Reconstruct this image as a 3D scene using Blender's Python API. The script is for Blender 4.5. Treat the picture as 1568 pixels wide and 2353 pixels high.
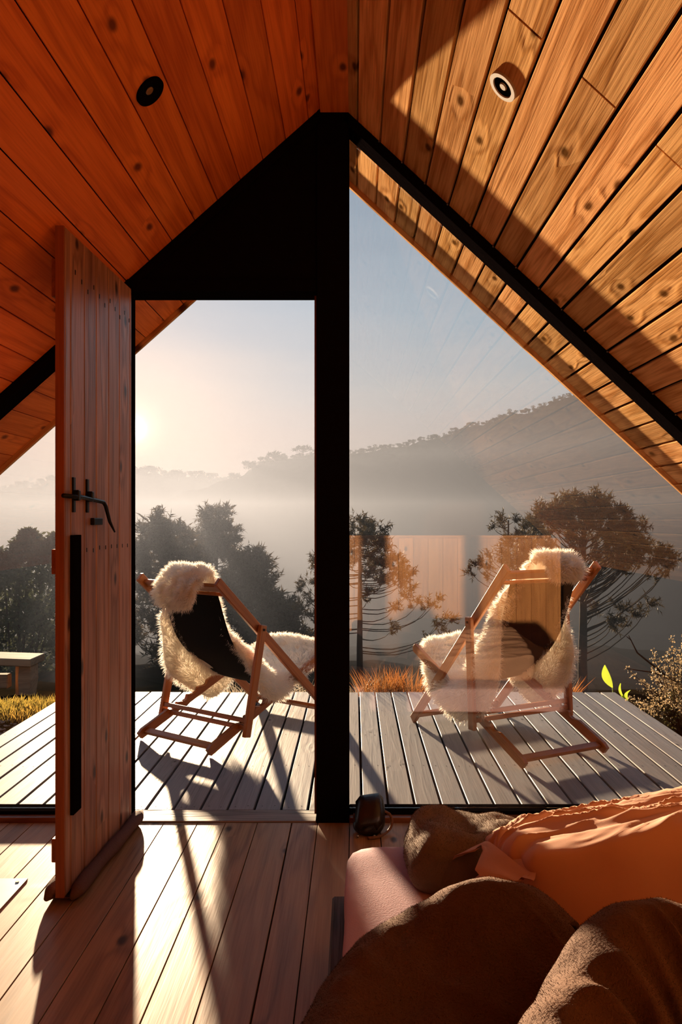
import bpy, bmesh, math, random
from mathutils import Vector, Matrix, noise

random.seed(11)
scene = bpy.context.scene
for _o in list(bpy.data.objects):
    bpy.data.objects.remove(_o)
COL = scene.collection

# ------------------------------------------------------------------ camera
CAM_H = 1.2
cam = bpy.data.cameras.new('camera')
cam.sensor_fit = 'VERTICAL'
cam.sensor_height = 36.0
cam.lens = 36.0 * 1700.0 / 2353.0
cam.shift_x = -31.0 / 2353.0
cam.shift_y = 18.5 / 2353.0
cam.clip_start = 0.02
cam.clip_end = 3000.0
cam_o = bpy.data.objects.new('camera', cam)
COL.objects.link(cam_o)
cam_o.location = (0, 0, CAM_H)
cam_o.rotation_euler = (math.pi / 2, 0, 0)
scene.camera = cam_o

# ------------------------------------------------------------------ exposure
scene.view_settings.view_transform = 'Standard'
scene.view_settings.look = 'None'
scene.view_settings.gamma = 1.0
scene.view_settings.use_curve_mapping = False
scene.view_settings.exposure = 0.35
scene.cycles.use_denoising = True
scene.cycles.max_bounces = 8
scene.cycles.diffuse_bounces = 4
scene.cycles.use_adaptive_sampling = True
scene.cycles.adaptive_threshold = 0.035
scene.cycles.glossy_bounces = 4
scene.cycles.transmission_bounces = 6
scene.cycles.transparent_max_bounces = 16
scene.cycles.volume_bounces = 0
scene.cycles.sample_clamp_indirect = 12.0
scene.cycles.caustics_reflective = False
scene.cycles.caustics_refractive = False

# ------------------------------------------------------------------ sky and sun
SUN_DIR = Vector((-0.300, 1.0, 0.1235)).normalized()
world = bpy.data.worlds.new('world')
scene.world = world
world.use_nodes = True
wn = world.node_tree
wn.nodes.clear()

def wnode(t, **kw):
    n = wn.nodes.new(t)
    for k, v in kw.items():
        setattr(n, k, v)
    return n

def wmath(op, a, b=None, clamp=False):
    n = wnode('ShaderNodeMath', operation=op, use_clamp=clamp)
    for i, s in enumerate((a, b)):
        if s is None:
            continue
        if isinstance(s, (int, float)):
            n.inputs[i].default_value = s
        else:
            wn.links.new(s, n.inputs[i])
    return n.outputs[0]

_tc = wnode('ShaderNodeTexCoord')
_nrm = wnode('ShaderNodeVectorMath', operation='NORMALIZE')
wn.links.new(_tc.outputs['Generated'], _nrm.inputs[0])
_sep = wnode('ShaderNodeSeparateXYZ')
wn.links.new(_nrm.outputs[0], _sep.inputs[0])
_dot = wnode('ShaderNodeVectorMath', operation='DOT_PRODUCT')
wn.links.new(_nrm.outputs[0], _dot.inputs[0])
_dot.inputs[1].default_value = SUN_DIR
_d = wmath('MAXIMUM', _dot.outputs['Value'], 0.0)
# thin cirrus streaks bend the gradient a little
_map = wnode('ShaderNodeMapping')
_map.inputs['Scale'].default_value = (2.0, 2.0, 14.0)
_map.inputs['Rotation'].default_value = (0.0, 0.12, 0.0)
wn.links.new(_nrm.outputs[0], _map.inputs[0])
_nz = wnode('ShaderNodeTexNoise')
_nz.inputs['Scale'].default_value = 1.6
_nz.inputs['Detail'].default_value = 5.0
wn.links.new(_map.outputs[0], _nz.inputs['Vector'])
_el = wmath('ADD', _sep.outputs['Z'], wmath('MULTIPLY', wmath('SUBTRACT', _nz.outputs['Fac'], 0.5), 0.10))
_ramp = wnode('ShaderNodeValToRGB')
cr = _ramp.color_ramp
SKY = [(0.0, (0.56, 0.48, 0.46)), (0.10, (0.52, 0.485, 0.485)), (0.17, (0.43, 0.485, 0.52)), (0.26, (0.28, 0.41, 0.51)),
       (0.40, (0.19, 0.31, 0.42)), (1.0, (0.12, 0.21, 0.33))]
cr.elements[0].position = SKY[0][0]
cr.elements[0].color = SKY[0][1] + (1,)
cr.elements[1].position = SKY[-1][0]
cr.elements[1].color = SKY[-1][1] + (1,)
for p, c in SKY[1:-1]:
    e = cr.elements.new(p)
    e.color = c + (1,)
wn.links.new(_el, _ramp.inputs[0])

def wglow(power, col, prev):
    p = wmath('POWER', _d, power)
    m = wnode('ShaderNodeMix', data_type='RGBA', blend_type='ADD')
    m.inputs['Factor'].default_value = 1.0
    mul = wnode('ShaderNodeMix', data_type='RGBA', blend_type='MIX')
    mul.inputs[6].default_value = (0, 0, 0, 1)
    mul.inputs[7].default_value = col + (1,)
    wn.links.new(p, mul.inputs['Factor'])
    wn.links.new(prev, m.inputs[6])
    wn.links.new(mul.outputs[2], m.inputs[7])
    return m.outputs[2]

_c = wglow(14.0, (0.20, 0.085, 0.045), _ramp.outputs[0])
_c = wglow(120.0, (0.42, 0.24, 0.10), _c)
_c = wglow(3000.0, (0.8, 0.65, 0.4), _c)
_c = wglow(20000.0, (6.0, 5.0, 3.5), _c)
_bg = wnode('ShaderNodeBackground')
_bg.inputs['Strength'].default_value = 1.0
wn.links.new(_c, _bg.inputs['Color'])
_out = wnode('ShaderNodeOutputWorld')
wn.links.new(_bg.outputs[0], _out.inputs['Surface'])

sun = bpy.data.lights.new('sun', 'SUN')
sun.energy = 43.0
sun.color = (1.0, 0.73, 0.47)
sun.angle = math.radians(1.1)
sun_o = bpy.data.objects.new('sun', sun)
COL.objects.link(sun_o)
sun_o.location = SUN_DIR * 60
sun_o.rotation_euler = SUN_DIR.to_track_quat('Z', 'Y').to_euler()

# ------------------------------------------------------------------ helpers
WM = {}

def tag(o, label=None, cat=None, group=None, kind=None):
    if label:
        o['label'] = label
    if cat:
        o['category'] = cat
    if group:
        o['group'] = group
    if kind:
        o['kind'] = kind
    return o

def put(o, parent=None, world=None):
    """link o with a world matrix under an optional parent"""
    world = world.copy() if world is not None else Matrix.Identity(4)
    COL.objects.link(o)
    WM[o.name] = world
    if parent is not None:
        o.parent = parent
        o.matrix_basis = WM[parent.name].inverted() @ world
    else:
        o.matrix_basis = world
    return o

def T(x, y, z):
    return Matrix.Translation((x, y, z))

def empty(name, loc=(0, 0, 0), parent=None, rotz=0.0):
    o = bpy.data.objects.new(name, None)
    o.empty_display_size = 0.1
    return put(o, parent, T(*loc) @ Matrix.Rotation(rotz, 4, 'Z'))

def mesh_from(name, verts, faces, mat, parent=None, world=None, smooth=False):
    me = bpy.data.meshes.new(name)
    me.from_pydata([tuple(v) for v in verts], [], faces)
    me.update()
    if smooth:
        me.polygons.foreach_set('use_smooth', [True] * len(me.polygons))
    if mat:
        me.materials.append(mat)
    o = bpy.data.objects.new(name, me)
    return put(o, parent, world)

def bm_obj(name, bm, mat, parent=None, world=None, smooth=False):
    bmesh.ops.recalc_face_normals(bm, faces=bm.faces[:])
    me = bpy.data.meshes.new(name)
    bm.to_mesh(me)
    bm.free()
    if smooth:
        me.polygons.foreach_set('use_smooth', [True] * len(me.polygons))
    if mat:
        me.materials.append(mat)
    o = bpy.data.objects.new(name, me)
    return put(o, parent, world)

_boxes = {}

def box_mesh(L, W, H, bevel, mat):
    key = (round(L, 4), round(W, 4), round(H, 4), bevel, mat.name)
    if key in _boxes:
        return _boxes[key]
    bm = bmesh.new()
    bmesh.ops.create_cube(bm, size=1.0, matrix=Matrix.Diagonal((L, W, H, 1)))
    if bevel:
        bmesh.ops.bevel(bm, geom=bm.edges[:], offset=bevel, segments=1, affect='EDGES')
    me = bpy.data.meshes.new('board')
    bm.to_mesh(me)
    bm.free()
    me.materials.append(mat)
    _boxes[key] = me
    return me

def board(name, mat, M, L, W, H, parent=None, bevel=0.002):
    """box centred on M; local X is the grain (long) axis"""
    o = bpy.data.objects.new(name, box_mesh(L, W, H, bevel, mat))
    return put(o, parent, M)

def frame(origin, xdir, zhint):
    x = Vector(xdir).normalized()
    z = Vector(zhint)
    z = (z - x * z.dot(x)).normalized()
    y = z.cross(x)
    M = Matrix((x, y, z)).transposed().to_4x4()
    M.translation = Vector(origin)
    return M

def bar(name, mat, p0, p1, zhint, W, H, parent=None, bevel=0.003, ext=0.0):
    p0, p1 = Vector(p0), Vector(p1)
    d = p1 - p0
    return board(name, mat, frame((p0 + p1) / 2, d, zhint), d.length + 2 * ext, W, H, parent, bevel)

def abox(name, mat, x, y, z, parent=None, bevel=0.002, grain='X'):
    """axis-aligned box from ranges, grain axis X, Y or Z"""
    c = Vector(((x[0] + x[1]) / 2, (y[0] + y[1]) / 2, (z[0] + z[1]) / 2))
    sx, sy, sz = x[1] - x[0], y[1] - y[0], z[1] - z[0]
    if grain == 'X':
        return board(name, mat, frame(c, (1, 0, 0), (0, 0, 1)), sx, sy, sz, parent, bevel)
    if grain == 'Y':
        return board(name, mat, frame(c, (0, 1, 0), (0, 0, 1)), sy, sx, sz, parent, bevel)
    return board(name, mat, frame(c, (0, 0, 1), (0, 1, 0)), sz, sx, sy, parent, bevel)

def prism(name, mat, poly, M, depth, parent=None, bevel=0.0):
    """polygon (x,y) in the local XY plane of M extruded +depth in local Z"""
    bm = bmesh.new()
    lo = [bm.verts.new((p[0], p[1], 0)) for p in poly]
    hi = [bm.verts.new((p[0], p[1], depth)) for p in poly]
    bm.faces.new(lo[::-1])
    bm.faces.new(hi)
    n = len(poly)
    for i in range(n):
        bm.faces.new((lo[i], lo[(i + 1) % n], hi[(i + 1) % n], hi[i]))
    if bevel:
        bmesh.ops.bevel(bm, geom=bm.edges[:], offset=bevel, segments=1, affect='EDGES')
    return bm_obj(name, bm, mat, parent, M)

def tube_geo(pts, radii, sides=8, cap=True):
    """verts, faces of a tube through pts"""
    pts = [Vector(p) for p in pts]
    verts, faces = [], []
    ref = Vector((0.31, 0.17, 0.93))
    for i, p in enumerate(pts):
        d = (pts[min(i + 1, len(pts) - 1)] - pts[max(i - 1, 0)])
        d = d.normalized() if d.length > 1e-9 else Vector((0, 0, 1))
        a = ref - d * ref.dot(d)
        if a.length < 0.05:
            a = Vector((1, 0, 0)) - d * d.x
        a.normalize()
        ref = a
        b = d.cross(a)
        r = radii[i] if hasattr(radii, '__len__') else radii
        for k in range(sides):
            t = 2 * math.pi * k / sides
            verts.append(p + (a * math.cos(t) + b * math.sin(t)) * r)
    for i in range(len(pts) - 1):
        for k in range(sides):
            k2 = (k + 1) % sides
            faces.append((i * sides + k, i * sides + k2, (i + 1) * sides + k2, (i + 1) * sides + k))
    if cap:
        faces.append(tuple(range(sides))[::-1])
        faces.append(tuple(range((len(pts) - 1) * sides, len(pts) * sides)))
    return verts, faces

def tube(name, mat, pts, radii, parent=None, sides=8, smooth=True):
    o = Vector(pts[0])
    v, f = tube_geo([Vector(p) - o for p in pts], radii, sides)
    return mesh_from(name, v, f, mat, parent, T(*o), smooth)

class Geo:
    """collects verts and faces for one mesh"""
    def __init__(self):
        self.v, self.f = [], []
    def add(self, v, f):
        n = len(self.v)
        self.v.extend(v)
        self.f.extend(tuple(i + n for i in q) for q in f)
    def blade(self, p, d, L, w, side, bend=None):
        q = p + d * L
        n = len(self.v)
        s = side * (w * 0.5)
        if bend is None:
            self.v.extend((p - s, p + s, q))
            self.f.append((n, n + 1, n + 2))
        else:
            m = p + d * (L * 0.55)
            q = q + bend
            m = m + bend * 0.3
            s2 = s * 0.7
            self.v.extend((p - s, p + s, m + s2, m - s2, q))
            self.f.append((n, n + 1, n + 2, n + 3))
            self.f.append((n + 3, n + 2, n + 4))
    def build(self, name, mat, parent=None, world=None, smooth=False):
        if world is not None:
            inv = world.inverted()
            self.v = [inv @ Vector(p) for p in self.v]
        return mesh_from(name, self.v, self.f, mat, parent, world, smooth)

def catmull(pts, n):
    """n samples along a Catmull-Rom curve"""
    P = [Vector(p) for p in pts]
    P = [P[0] * 2 - P[1]] + P + [P[-1] * 2 - P[-2]]
    segs = len(P) - 3
    out = []
    for i in range(n):
        t = i / (n - 1) * segs
        k = min(int(t), segs - 1)
        u = t - k
        a, b, c, d = P[k:k + 4]
        out.append(0.5 * ((2 * b) + (c - a) * u + (2 * a - 5 * b + 4 * c - d) * u * u + (3 * b - a - 3 * c + d) * u ** 3))
    return out

def rand_dir(rng):
    z = rng.uniform(-1, 1)
    t = rng.uniform(0, 2 * math.pi)
    r = math.sqrt(1 - z * z)
    return Vector((r * math.cos(t), r * math.sin(t), z))

# ------------------------------------------------------------------ materials
class NT:
    def __init__(self, name):
        self.m = bpy.data.materials.new(name)
        self.m.use_nodes = True
        self.t = self.m.node_tree
        self.t.nodes.clear()
        self.out = self.t.nodes.new('ShaderNodeOutputMaterial')
    def n(self, typ, ins=None, **kw):
        n = self.t.nodes.new(typ)
        for k, v in kw.items():
            setattr(n, k, v)
        for k, v in (ins or {}).items():
            self.set(n.inputs[k], v)
        return n
    def set(self, sock, v):
        if isinstance(v, bpy.types.NodeSocket):
            self.t.links.new(v, sock)
        elif isinstance(v, (tuple, list)) and len(v) == 3 and sock.type == 'RGBA':
            sock.default_value = tuple(v) + (1,)
        else:
            sock.default_value = v
    def math(self, op, a, b=0.0, clamp=False):
        return self.n('ShaderNodeMath', {0: a, 1: b}, operation=op, use_clamp=clamp).outputs[0]
    def rng(self, v, a, b, c=0.0, d=1.0, smooth=True):
        return self.n('ShaderNodeMapRange', {'Value': v, 'From Min': a, 'From Max': b, 'To Min': c, 'To Max': d},
                      interpolation_type='SMOOTHSTEP' if smooth else 'LINEAR').outputs[0]
    def mix(self, f, a, b, blend='MIX'):
        n = self.n('ShaderNodeMix', data_type='RGBA', blend_type=blend)
        self.set(n.inputs[0], f)
        self.set(n.inputs[6], a)
        self.set(n.inputs[7], b)
        return n.outputs[2]
    def noise(self, vec, scale, detail=3.0, rough=0.5, dist=0.0):
        n = self.n('ShaderNodeTexNoise', {'Scale': scale, 'Detail': detail, 'Roughness': rough, 'Distortion': dist})
        if vec is not None:
            self.set(n.inputs['Vector'], vec)
        return n.outputs[0]
    def scale(self, vec, s):
        return self.n('ShaderNodeVectorMath', {0: vec, 1: s}, operation='MULTIPLY').outputs[0]
    def coords(self):
        tc = self.n('ShaderNodeTexCoord').outputs['Object']
        r = self.n('ShaderNodeObjectInfo').outputs['Random']
        off = self.n('ShaderNodeCombineXYZ', {0: self.math('MULTIPLY', r, 37.0), 1: self.math('MULTIPLY', r, 91.0),
                                              2: self.math('MULTIPLY', r, 53.0)}).outputs[0]
        return self.n('ShaderNodeVectorMath', {0: tc, 1: off}, operation='ADD').outputs[0], r
    def bump(self, h, strength, dist=0.01):
        return self.n('ShaderNodeBump', {'Height': h, 'Strength': strength, 'Distance': dist}).outputs[0]
    def done(self, shader):
        self.t.links.new(shader, self.out.inputs['Surface'])
        return self.m

def make_wood(name, light, dark, rough=0.55, knots=0.3, ring=0.5, fibre=0.35, bump=0.25, spec=0.4, wear_sky=None, vary=0.3,
              ring_freq=26.0, coat=0.0, knot_size=1.0, wear_sky_amt=0.5):
    k = NT(name)
    v, r = k.coords()
    sp = k.n('ShaderNodeSeparateXYZ', {0: v})
    flat = k.n('ShaderNodeCombineXYZ', {0: k.math('MULTIPLY', sp.outputs[0], 0.55), 1: sp.outputs[1], 2: 0.0}).outputs[0]
    wob = k.noise(flat, 9.0, 2.0)
    flat = k.n('ShaderNodeVectorMath', {0: flat, 1: k.n('ShaderNodeCombineXYZ', {0: k.math('MULTIPLY', wob, 0.03), 1: k.math('MULTIPLY', wob, 0.02), 2: 0.0}).outputs[0]}, operation='ADD').outputs[0]
    vor = k.n('ShaderNodeTexVoronoi', {'Vector': flat, 'Scale': 6.5, 'Randomness': 1.0}, voronoi_dimensions='2D', feature='F1')
    dist = vor.outputs['Distance']
    pick = k.math('LESS_THAN', k.n('ShaderNodeSeparateColor', {0: vor.outputs['Color']}).outputs[0], knots)
    knot = k.math('MULTIPLY', k.rng(dist, 0.13 * knot_size, 0.035 * knot_size), pick)
    halo = k.math('MULTIPLY', k.rng(dist, 0.42, 0.05), pick)
    n1 = k.noise(k.scale(v, (0.9, 11.0, 11.0)), 1.0, 2.5, 0.5, 0.35)
    n1 = k.math('ADD', n1, k.math('MULTIPLY', halo, 0.16))
    rings = k.math('ADD', k.math('MULTIPLY', k.math('SINE', k.math('MULTIPLY', n1, ring_freq)), 0.5), 0.5)
    rings = k.math('POWER', rings, 1.8)
    fib = k.noise(k.scale(v, (5.0, 170.0, 170.0)), 1.0, 2.0)
    big = k.noise(k.scale(v, (0.7, 3.0, 3.0)), 1.0, 2.0)
    f = k.math('ADD', k.math('MULTIPLY', rings, ring), k.math('MULTIPLY', k.rng(fib, 0.35, 0.7), fibre), clamp=True)
    col = k.mix(f, light, dark)
    if wear_sky:
        col = k.mix(k.math('MULTIPLY', k.rng(big, 0.4, 0.65), wear_sky_amt), col, wear_sky)  # patches of wear and, on the deck, painted sky reflection
    col = k.mix(knot, col, tuple(c * 0.32 for c in dark))
    hsv = k.n('ShaderNodeHueSaturation', {'Color': col, 'Hue': k.rng(r, 0, 1, 0.5 - 0.02 * vary, 0.5 + 0.02 * vary, False),
                                          'Saturation': 1.0, 'Value': k.rng(k.math('FRACT', k.math('MULTIPLY', r, 7.31)), 0, 1, 1 - vary, 1 + vary * 0.6, False)}).outputs[0]
    hgt = k.math('ADD', k.math('MULTIPLY', fib, 0.6), k.math('MULTIPLY', rings, 0.5))
    b = k.n('ShaderNodeBsdfPrincipled', {'Base Color': hsv, 'Roughness': k.math('ADD', k.math('MULTIPLY', fib, 0.18), rough - 0.09),
                                         'Specular IOR Level': spec, 'Normal': k.bump(hgt, bump, 0.004)})
    if coat:
        b.inputs['Coat Weight'].default_value = coat
        b.inputs['Coat Roughness'].default_value = 0.25
    return k.done(b.outputs[0])

def make_plain(name, col, rough=0.5, spec=0.5, metal=0.0, bump=0.0, bscale=60.0, vary=0.0, col2=None):
    k = NT(name)
    v, r = k.coords()
    n = k.noise(v, bscale, 4.0, 0.6)
    c = k.mix(n, col, col2 or tuple(x * 0.75 for x in col))
    b = k.n('ShaderNodeBsdfPrincipled', {'Base Color': c, 'Roughness': rough, 'Specular IOR Level': spec, 'Metallic': metal})
    if bump:
        k.set(b.inputs['Normal'], k.bump(n, bump, 0.01))
    return k.done(b.outputs[0])

def make_leaf(name, col, col2, rough=0.55, trans=0.45, tcol=None, spec=0.3):
    """thin foliage: diffuse/gloss plus light passing through"""
    k = NT(name)
    v, r = k.coords()
    n = k.noise(v, 2.3, 3.0)
    c = k.mix(k.rng(n, 0.3, 0.7), col, col2)
    b = k.n('ShaderNodeBsdfPrincipled', {'Base Color': c, 'Roughness': rough, 'Specular IOR Level': spec})
    t = k.n('ShaderNodeBsdfTranslucent', {'Color': k.mix(0.5, c, tcol) if tcol else c})
    m = k.n('ShaderNodeMixShader', {0: trans, 1: b.outputs[0], 2: t.outputs[0]})
    return k.done(m.outputs[0])

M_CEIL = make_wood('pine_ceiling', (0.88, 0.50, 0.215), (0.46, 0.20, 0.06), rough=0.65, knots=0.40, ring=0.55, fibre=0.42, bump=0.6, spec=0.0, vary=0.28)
M_CEIL_L = make_wood('pine_ceiling_bounce', (0.90, 0.24, 0.04), (0.55, 0.105, 0.013), rough=0.55, knots=0.42, ring=0.5, fibre=0.3, bump=0.15, spec=0.25, vary=0.15)  # same pine, with red bounce light put into its colour
M_FLOOR = make_wood('lacquered_floor', (0.40, 0.225, 0.10), (0.20, 0.095, 0.038), rough=0.5, coat=0.14, knots=0.38, ring=0.65, fibre=0.35, bump=0.2, spec=0.16, wear_sky=(0.38, 0.28, 0.19), vary=0.16, wear_sky_amt=0.5)
M_DECK = make_wood('weathered_deck', (0.255, 0.235, 0.235), (0.155, 0.14, 0.14), rough=0.55, knots=0.22, ring=0.3, fibre=0.45, bump=0.22, spec=0.16, wear_sky=(0.235, 0.25, 0.275), vary=0.15, knot_size=0.6)  # bluish patches paint the reflected sky into the weathered boards
M_DOOR = make_wood('door_timber', (0.50, 0.265, 0.185), (0.22, 0.095, 0.062), rough=0.40, knots=0.34, ring=0.55, fibre=0.5, bump=0.3, spec=0.5, vary=0.2)
M_DOOR_EDGE = make_wood('door_edge', (0.30, 0.085, 0.028), (0.17, 0.042, 0.013), rough=0.5, knots=0.0, ring=0.3, fibre=0.4, bump=0.2, vary=0.1)
M_CHAIR = make_wood('oiled_chair_timber', (0.42, 0.145, 0.034), (0.22, 0.062, 0.014), rough=0.38, knots=0.0, ring=0.35, fibre=0.4, bump=0.15, spec=0.5, vary=0.12)
M_GREY = make_wood('grey_threshold', (0.25, 0.20, 0.17), (0.10, 0.075, 0.06), rough=0.6, knots=0.1, ring=0.4, fibre=0.6, bump=0.4, vary=0.1)
M_SILL = make_wood('sill_timber', (0.22, 0.075, 0.025), (0.08, 0.025, 0.01), rough=0.35, knots=0.0, spec=0.5, vary=0.05)
M_BLACKWOOD = make_plain('black_painted_timber', (0.006, 0.0045, 0.005), rough=0.9, spec=0.0, bump=0.15, bscale=25.0)
M_IRON = make_plain('black_iron', (0.012, 0.011, 0.011), rough=0.38, spec=0.5, metal=0.6)
M_ROOF = make_plain('roof_underlay', (0.035, 0.014, 0.006), rough=0.9, spec=0.1)
M_DARK = make_plain('dark_framing', (0.03, 0.018, 0.012), rough=0.8, spec=0.1)

def make_glass():
    k = NT('window_glass')
    bf = k.n('ShaderNodeNewGeometry').outputs['Backfacing']
    ior = k.math('SUBTRACT', 1.5, k.math('MULTIPLY', bf, 1.5 - 1 / 1.5))     # same reflectance entering and leaving the pane
    fr = k.n('ShaderNodeFresnel', {'IOR': ior}).outputs[0]
    tr = k.n('ShaderNodeBsdfTransparent', {'Color': (0.97, 0.97, 0.965, 1)})
    gl = k.n('ShaderNodeBsdfGlossy', {'Color': (1, 1, 1, 1), 'Roughness': 0.0})
    return k.done(k.n('ShaderNodeMixShader', {0: fr, 1: tr.outputs[0], 2: gl.outputs[0]}).outputs[0])
M_GLASS = make_glass()
# ================================================================== the cabin shell
YF = 2.936          # inner face of the glazed gable
YE = 3.53           # outer edge of the roof overhang
YB = -2.60          # back wall
RX, RZ, RM = -0.031, 2.824, 0.921      # right slope: z = RZ - RM*(x-RX)
LX, LZ, LM = -0.13, 2.84, 0.89         # left slope:  z = LZ - LM*(LX-x)

def zr(x):
    return RZ - RM * (x - RX)

def zl(x):
    return LZ - LM * (LX - x)

thR, thL = math.atan(RM), math.atan(LM)
dR, nR = Vector((math.cos(thR), 0, -math.sin(thR))), Vector((-math.sin(thR), 0, -math.cos(thR)))
dL, nL = Vector((-math.cos(thL), 0, -math.sin(thL))), Vector((math.sin(thL), 0, -math.cos(thL)))
PT = 0.018          # plank thickness

def slope(name, ox, oz, d, n, x_edges, mat, gap, joint_y, seed):
    """roof slab plus its planks; x_edges are horizontal offsets from the ridge along the slope"""
    k = math.hypot(1.0, d.z / d.x)
    length = 3.6 * k
    c = Vector((ox, (YB + YE) / 2, oz)) + d * (length / 2 - 0.02) - n * (PT + 0.075)
    slab = board(name, M_ROOF, frame(c, (0, 1, 0), n), YE - YB, length, 0.12, None, 0.0)
    tag(slab, kind='structure')
    rng = random.Random(seed)
    for i in range(len(x_edges) - 1):
        a, b = x_edges[i] * k, x_edges[i + 1] * k
        w = b - a - gap
        mid = (a + b) / 2
        if i % 2 == joint_y[2]:
            cuts = [YB + 1.2, joint_y[0], YE]
        else:
            cuts = [YB + 1.2, joint_y[1], YE]
        for y0, y1 in zip(cuts[:-1], cuts[1:]):
            c = Vector((ox, (y0 + y1) / 2, oz)) + d * mid - n * (PT / 2 + rng.uniform(0, 0.0015))
            board('ceiling_plank', mat, frame(c, (0, 1, 0), n), y1 - y0 - 0.003, w, PT, slab, 0.0015)
    return slab

eR = [0.0, 0.0405] + [0.131 + 0.0905 * i for i in range(24)]
ceil_r = slope('ceiling_right', RX, RZ, dR, nR, eR, M_CEIL, 0.0115, (1.81, 0.35, 1), 3)
eL = [0.0] + [0.052 + 0.0905 * i for i in range(25)]
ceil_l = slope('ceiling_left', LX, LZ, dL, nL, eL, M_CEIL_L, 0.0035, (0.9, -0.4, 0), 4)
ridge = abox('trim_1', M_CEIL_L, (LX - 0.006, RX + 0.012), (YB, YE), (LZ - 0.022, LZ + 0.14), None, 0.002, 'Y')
tag(ridge, kind='structure')
# fascia lips at the outer edge of the overhang
for nm, ox, oz, d, n in (('trim_2', RX, RZ, dR, nR), ('trim_3', LX, LZ, dL, nL)):
    c = Vector((ox, YE + 0.011, oz)) + d * 2.35 - n * 0.045
    tag(board(nm, M_CEIL, frame(c, d, n), 4.75, 0.022, 0.13, None, 0.002), kind='structure')

# --- floor
FE = [-2.63, -2.49, -2.36, -2.23, -2.10, -1.97, -1.84, -1.71, -1.585, -1.46, -1.365, -1.27, -1.14, -1.01, -0.885, -0.753, -0.62, -0.51, -0.383, -0.246, -0.144, -0.018, 0.10,
      0.22, 0.35, 0.48, 0.60, 0.73, 0.86, 0.99, 1.11, 1.24, 1.37, 1.50, 1.62, 1.75, 1.88, 2.0, 2.13, 2.26, 2.39]
floor = abox('floor', M_DARK, (-3.3, 3.1), (YB, YF), (-0.20, -0.0235), None, 0.0, 'Y')
tag(floor, kind='structure')
for i in range(len(FE) - 1):
    g = 0.003 if abs(FE[i + 1] + 0.246) > 0.01 else 0.005
    cut = [YB + 0.02, (-0.9, 0.2)[i % 2], YF - 0.002]
    for y0, y1 in zip(cut[:-1], cut[1:]):
        abox('floor_board', M_FLOOR, (FE[i], FE[i + 1] - g), (y0, y1 - 0.002), (-0.0235, 0.0), floor, 0.001, 'Y')

# --- glazed gable wall with its dark post, header and panel
PX0, PX1 = -0.152, -0.021
HZ = 2.107
wf = empty('wall_front', (0, YF, 0))
tag(wf, kind='structure')
abox('post', M_BLACKWOOD, (PX0, PX1), (YF, YF + 0.135), (-0.02, LZ - 0.006), wf, 0.004, 'Z')
abox('post_stop', M_DOOR_EDGE, (PX0 - 0.010, PX0), (YF + 0.055, YF + 0.10), (0.012, HZ), wf, 0.001, 'Z')
JX = -0.955
abox('door_jamb', M_BLACKWOOD, (JX, -0.905), (YF + 0.012, YF + 0.12), (-0.02, HZ + 0.002), wf, 0.002, 'Z')
XY = Matrix(((1, 0, 0, 0), (0, 0, -1, YF + 0.10), (0, 1, 0, 0), (0, 0, 0, 1)))     # local (x,y) -> world (x,z), +depth -> -Y
xl = LX - (LZ - HZ - 0.05) / LM
prism('gable_panel', M_BLACKWOOD, [(xl, HZ + 0.05), (PX0, HZ + 0.05), (PX0, LZ - 0.007), (LX, LZ - 0.007)], XY, 0.09, wf)
abox('door_header', M_BLACKWOOD, (LX - (LZ - HZ) / LM + 0.003, PX0), (YF - 0.002, YF + 0.12), (HZ, HZ + 0.05), wf, 0.003, 'X')
for ox, oz, d, n, s0 in ((RX, RZ, dR, nR, 0.012), (LX, LZ, dL, nL, 0.03)):
    L = 4.0
    c = Vector((ox, YF + 0.052, oz)) + d * (L / 2 + s0) + n * 0.019
    board('rafter', M_BLACKWOOD, frame(c, d, n), L, 0.104, 0.038, wf, 0.002)
# sills
abox('window_sill', M_SILL, (PX1, 3.0), (YF + 0.0, YF + 0.035), (-0.02, 0.018), wf, 0.003, 'X')
abox('window_sill', M_BLACKWOOD, (PX1, 3.0), (YF + 0.035, YF + 0.115), (-0.02, 0.030), wf, 0.003, 'X')
abox('window_sill', M_SILL, (-3.2, JX), (YF + 0.0, YF + 0.035), (-0.02, 0.018), wf, 0.003, 'X')
abox('window_sill', M_BLACKWOOD, (-3.2, JX), (YF + 0.035, YF + 0.115), (-0.02, 0.030), wf, 0.003, 'X')
abox('threshold', M_GREY, (JX, PX0), (YF + 0.002, YF + 0.118), (-0.02, 0.004), wf, 0.003, 'X')
# panes
GY = Matrix(((1, 0, 0, 0), (0, 0, -1, YF + 0.075), (0, 1, 0, 0), (0, 0, 0, 1)))
w1 = prism('window_1', M_GLASS, [(PX1 + 0.001, 0.031), (RX + (RZ - 0.09) / RM, 0.031), (PX1 + 0.001, zr(PX1) - 0.076)], GY, 0.008)
tag(w1, kind='structure')
w2 = prism('window_2', M_GLASS, [(LX - (LZ - 0.09) / LM, 0.031), (JX - 0.001, 0.031), (JX - 0.001, zl(JX) - 0.076)], GY, 0.008)
tag(w2, kind='structure')
# pale nail heads where planks meet the rafter
for i in range(14):
    x = RX + 0.131 + 0.0905 * i
    p = Vector((x, YF - 0.004, zr(x))) + nR * 0.004
    board('nail', M_DECK, frame(p, (0, 1, 0), nR), 0.008, 0.006, 0.004, wf, 0.001)

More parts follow.
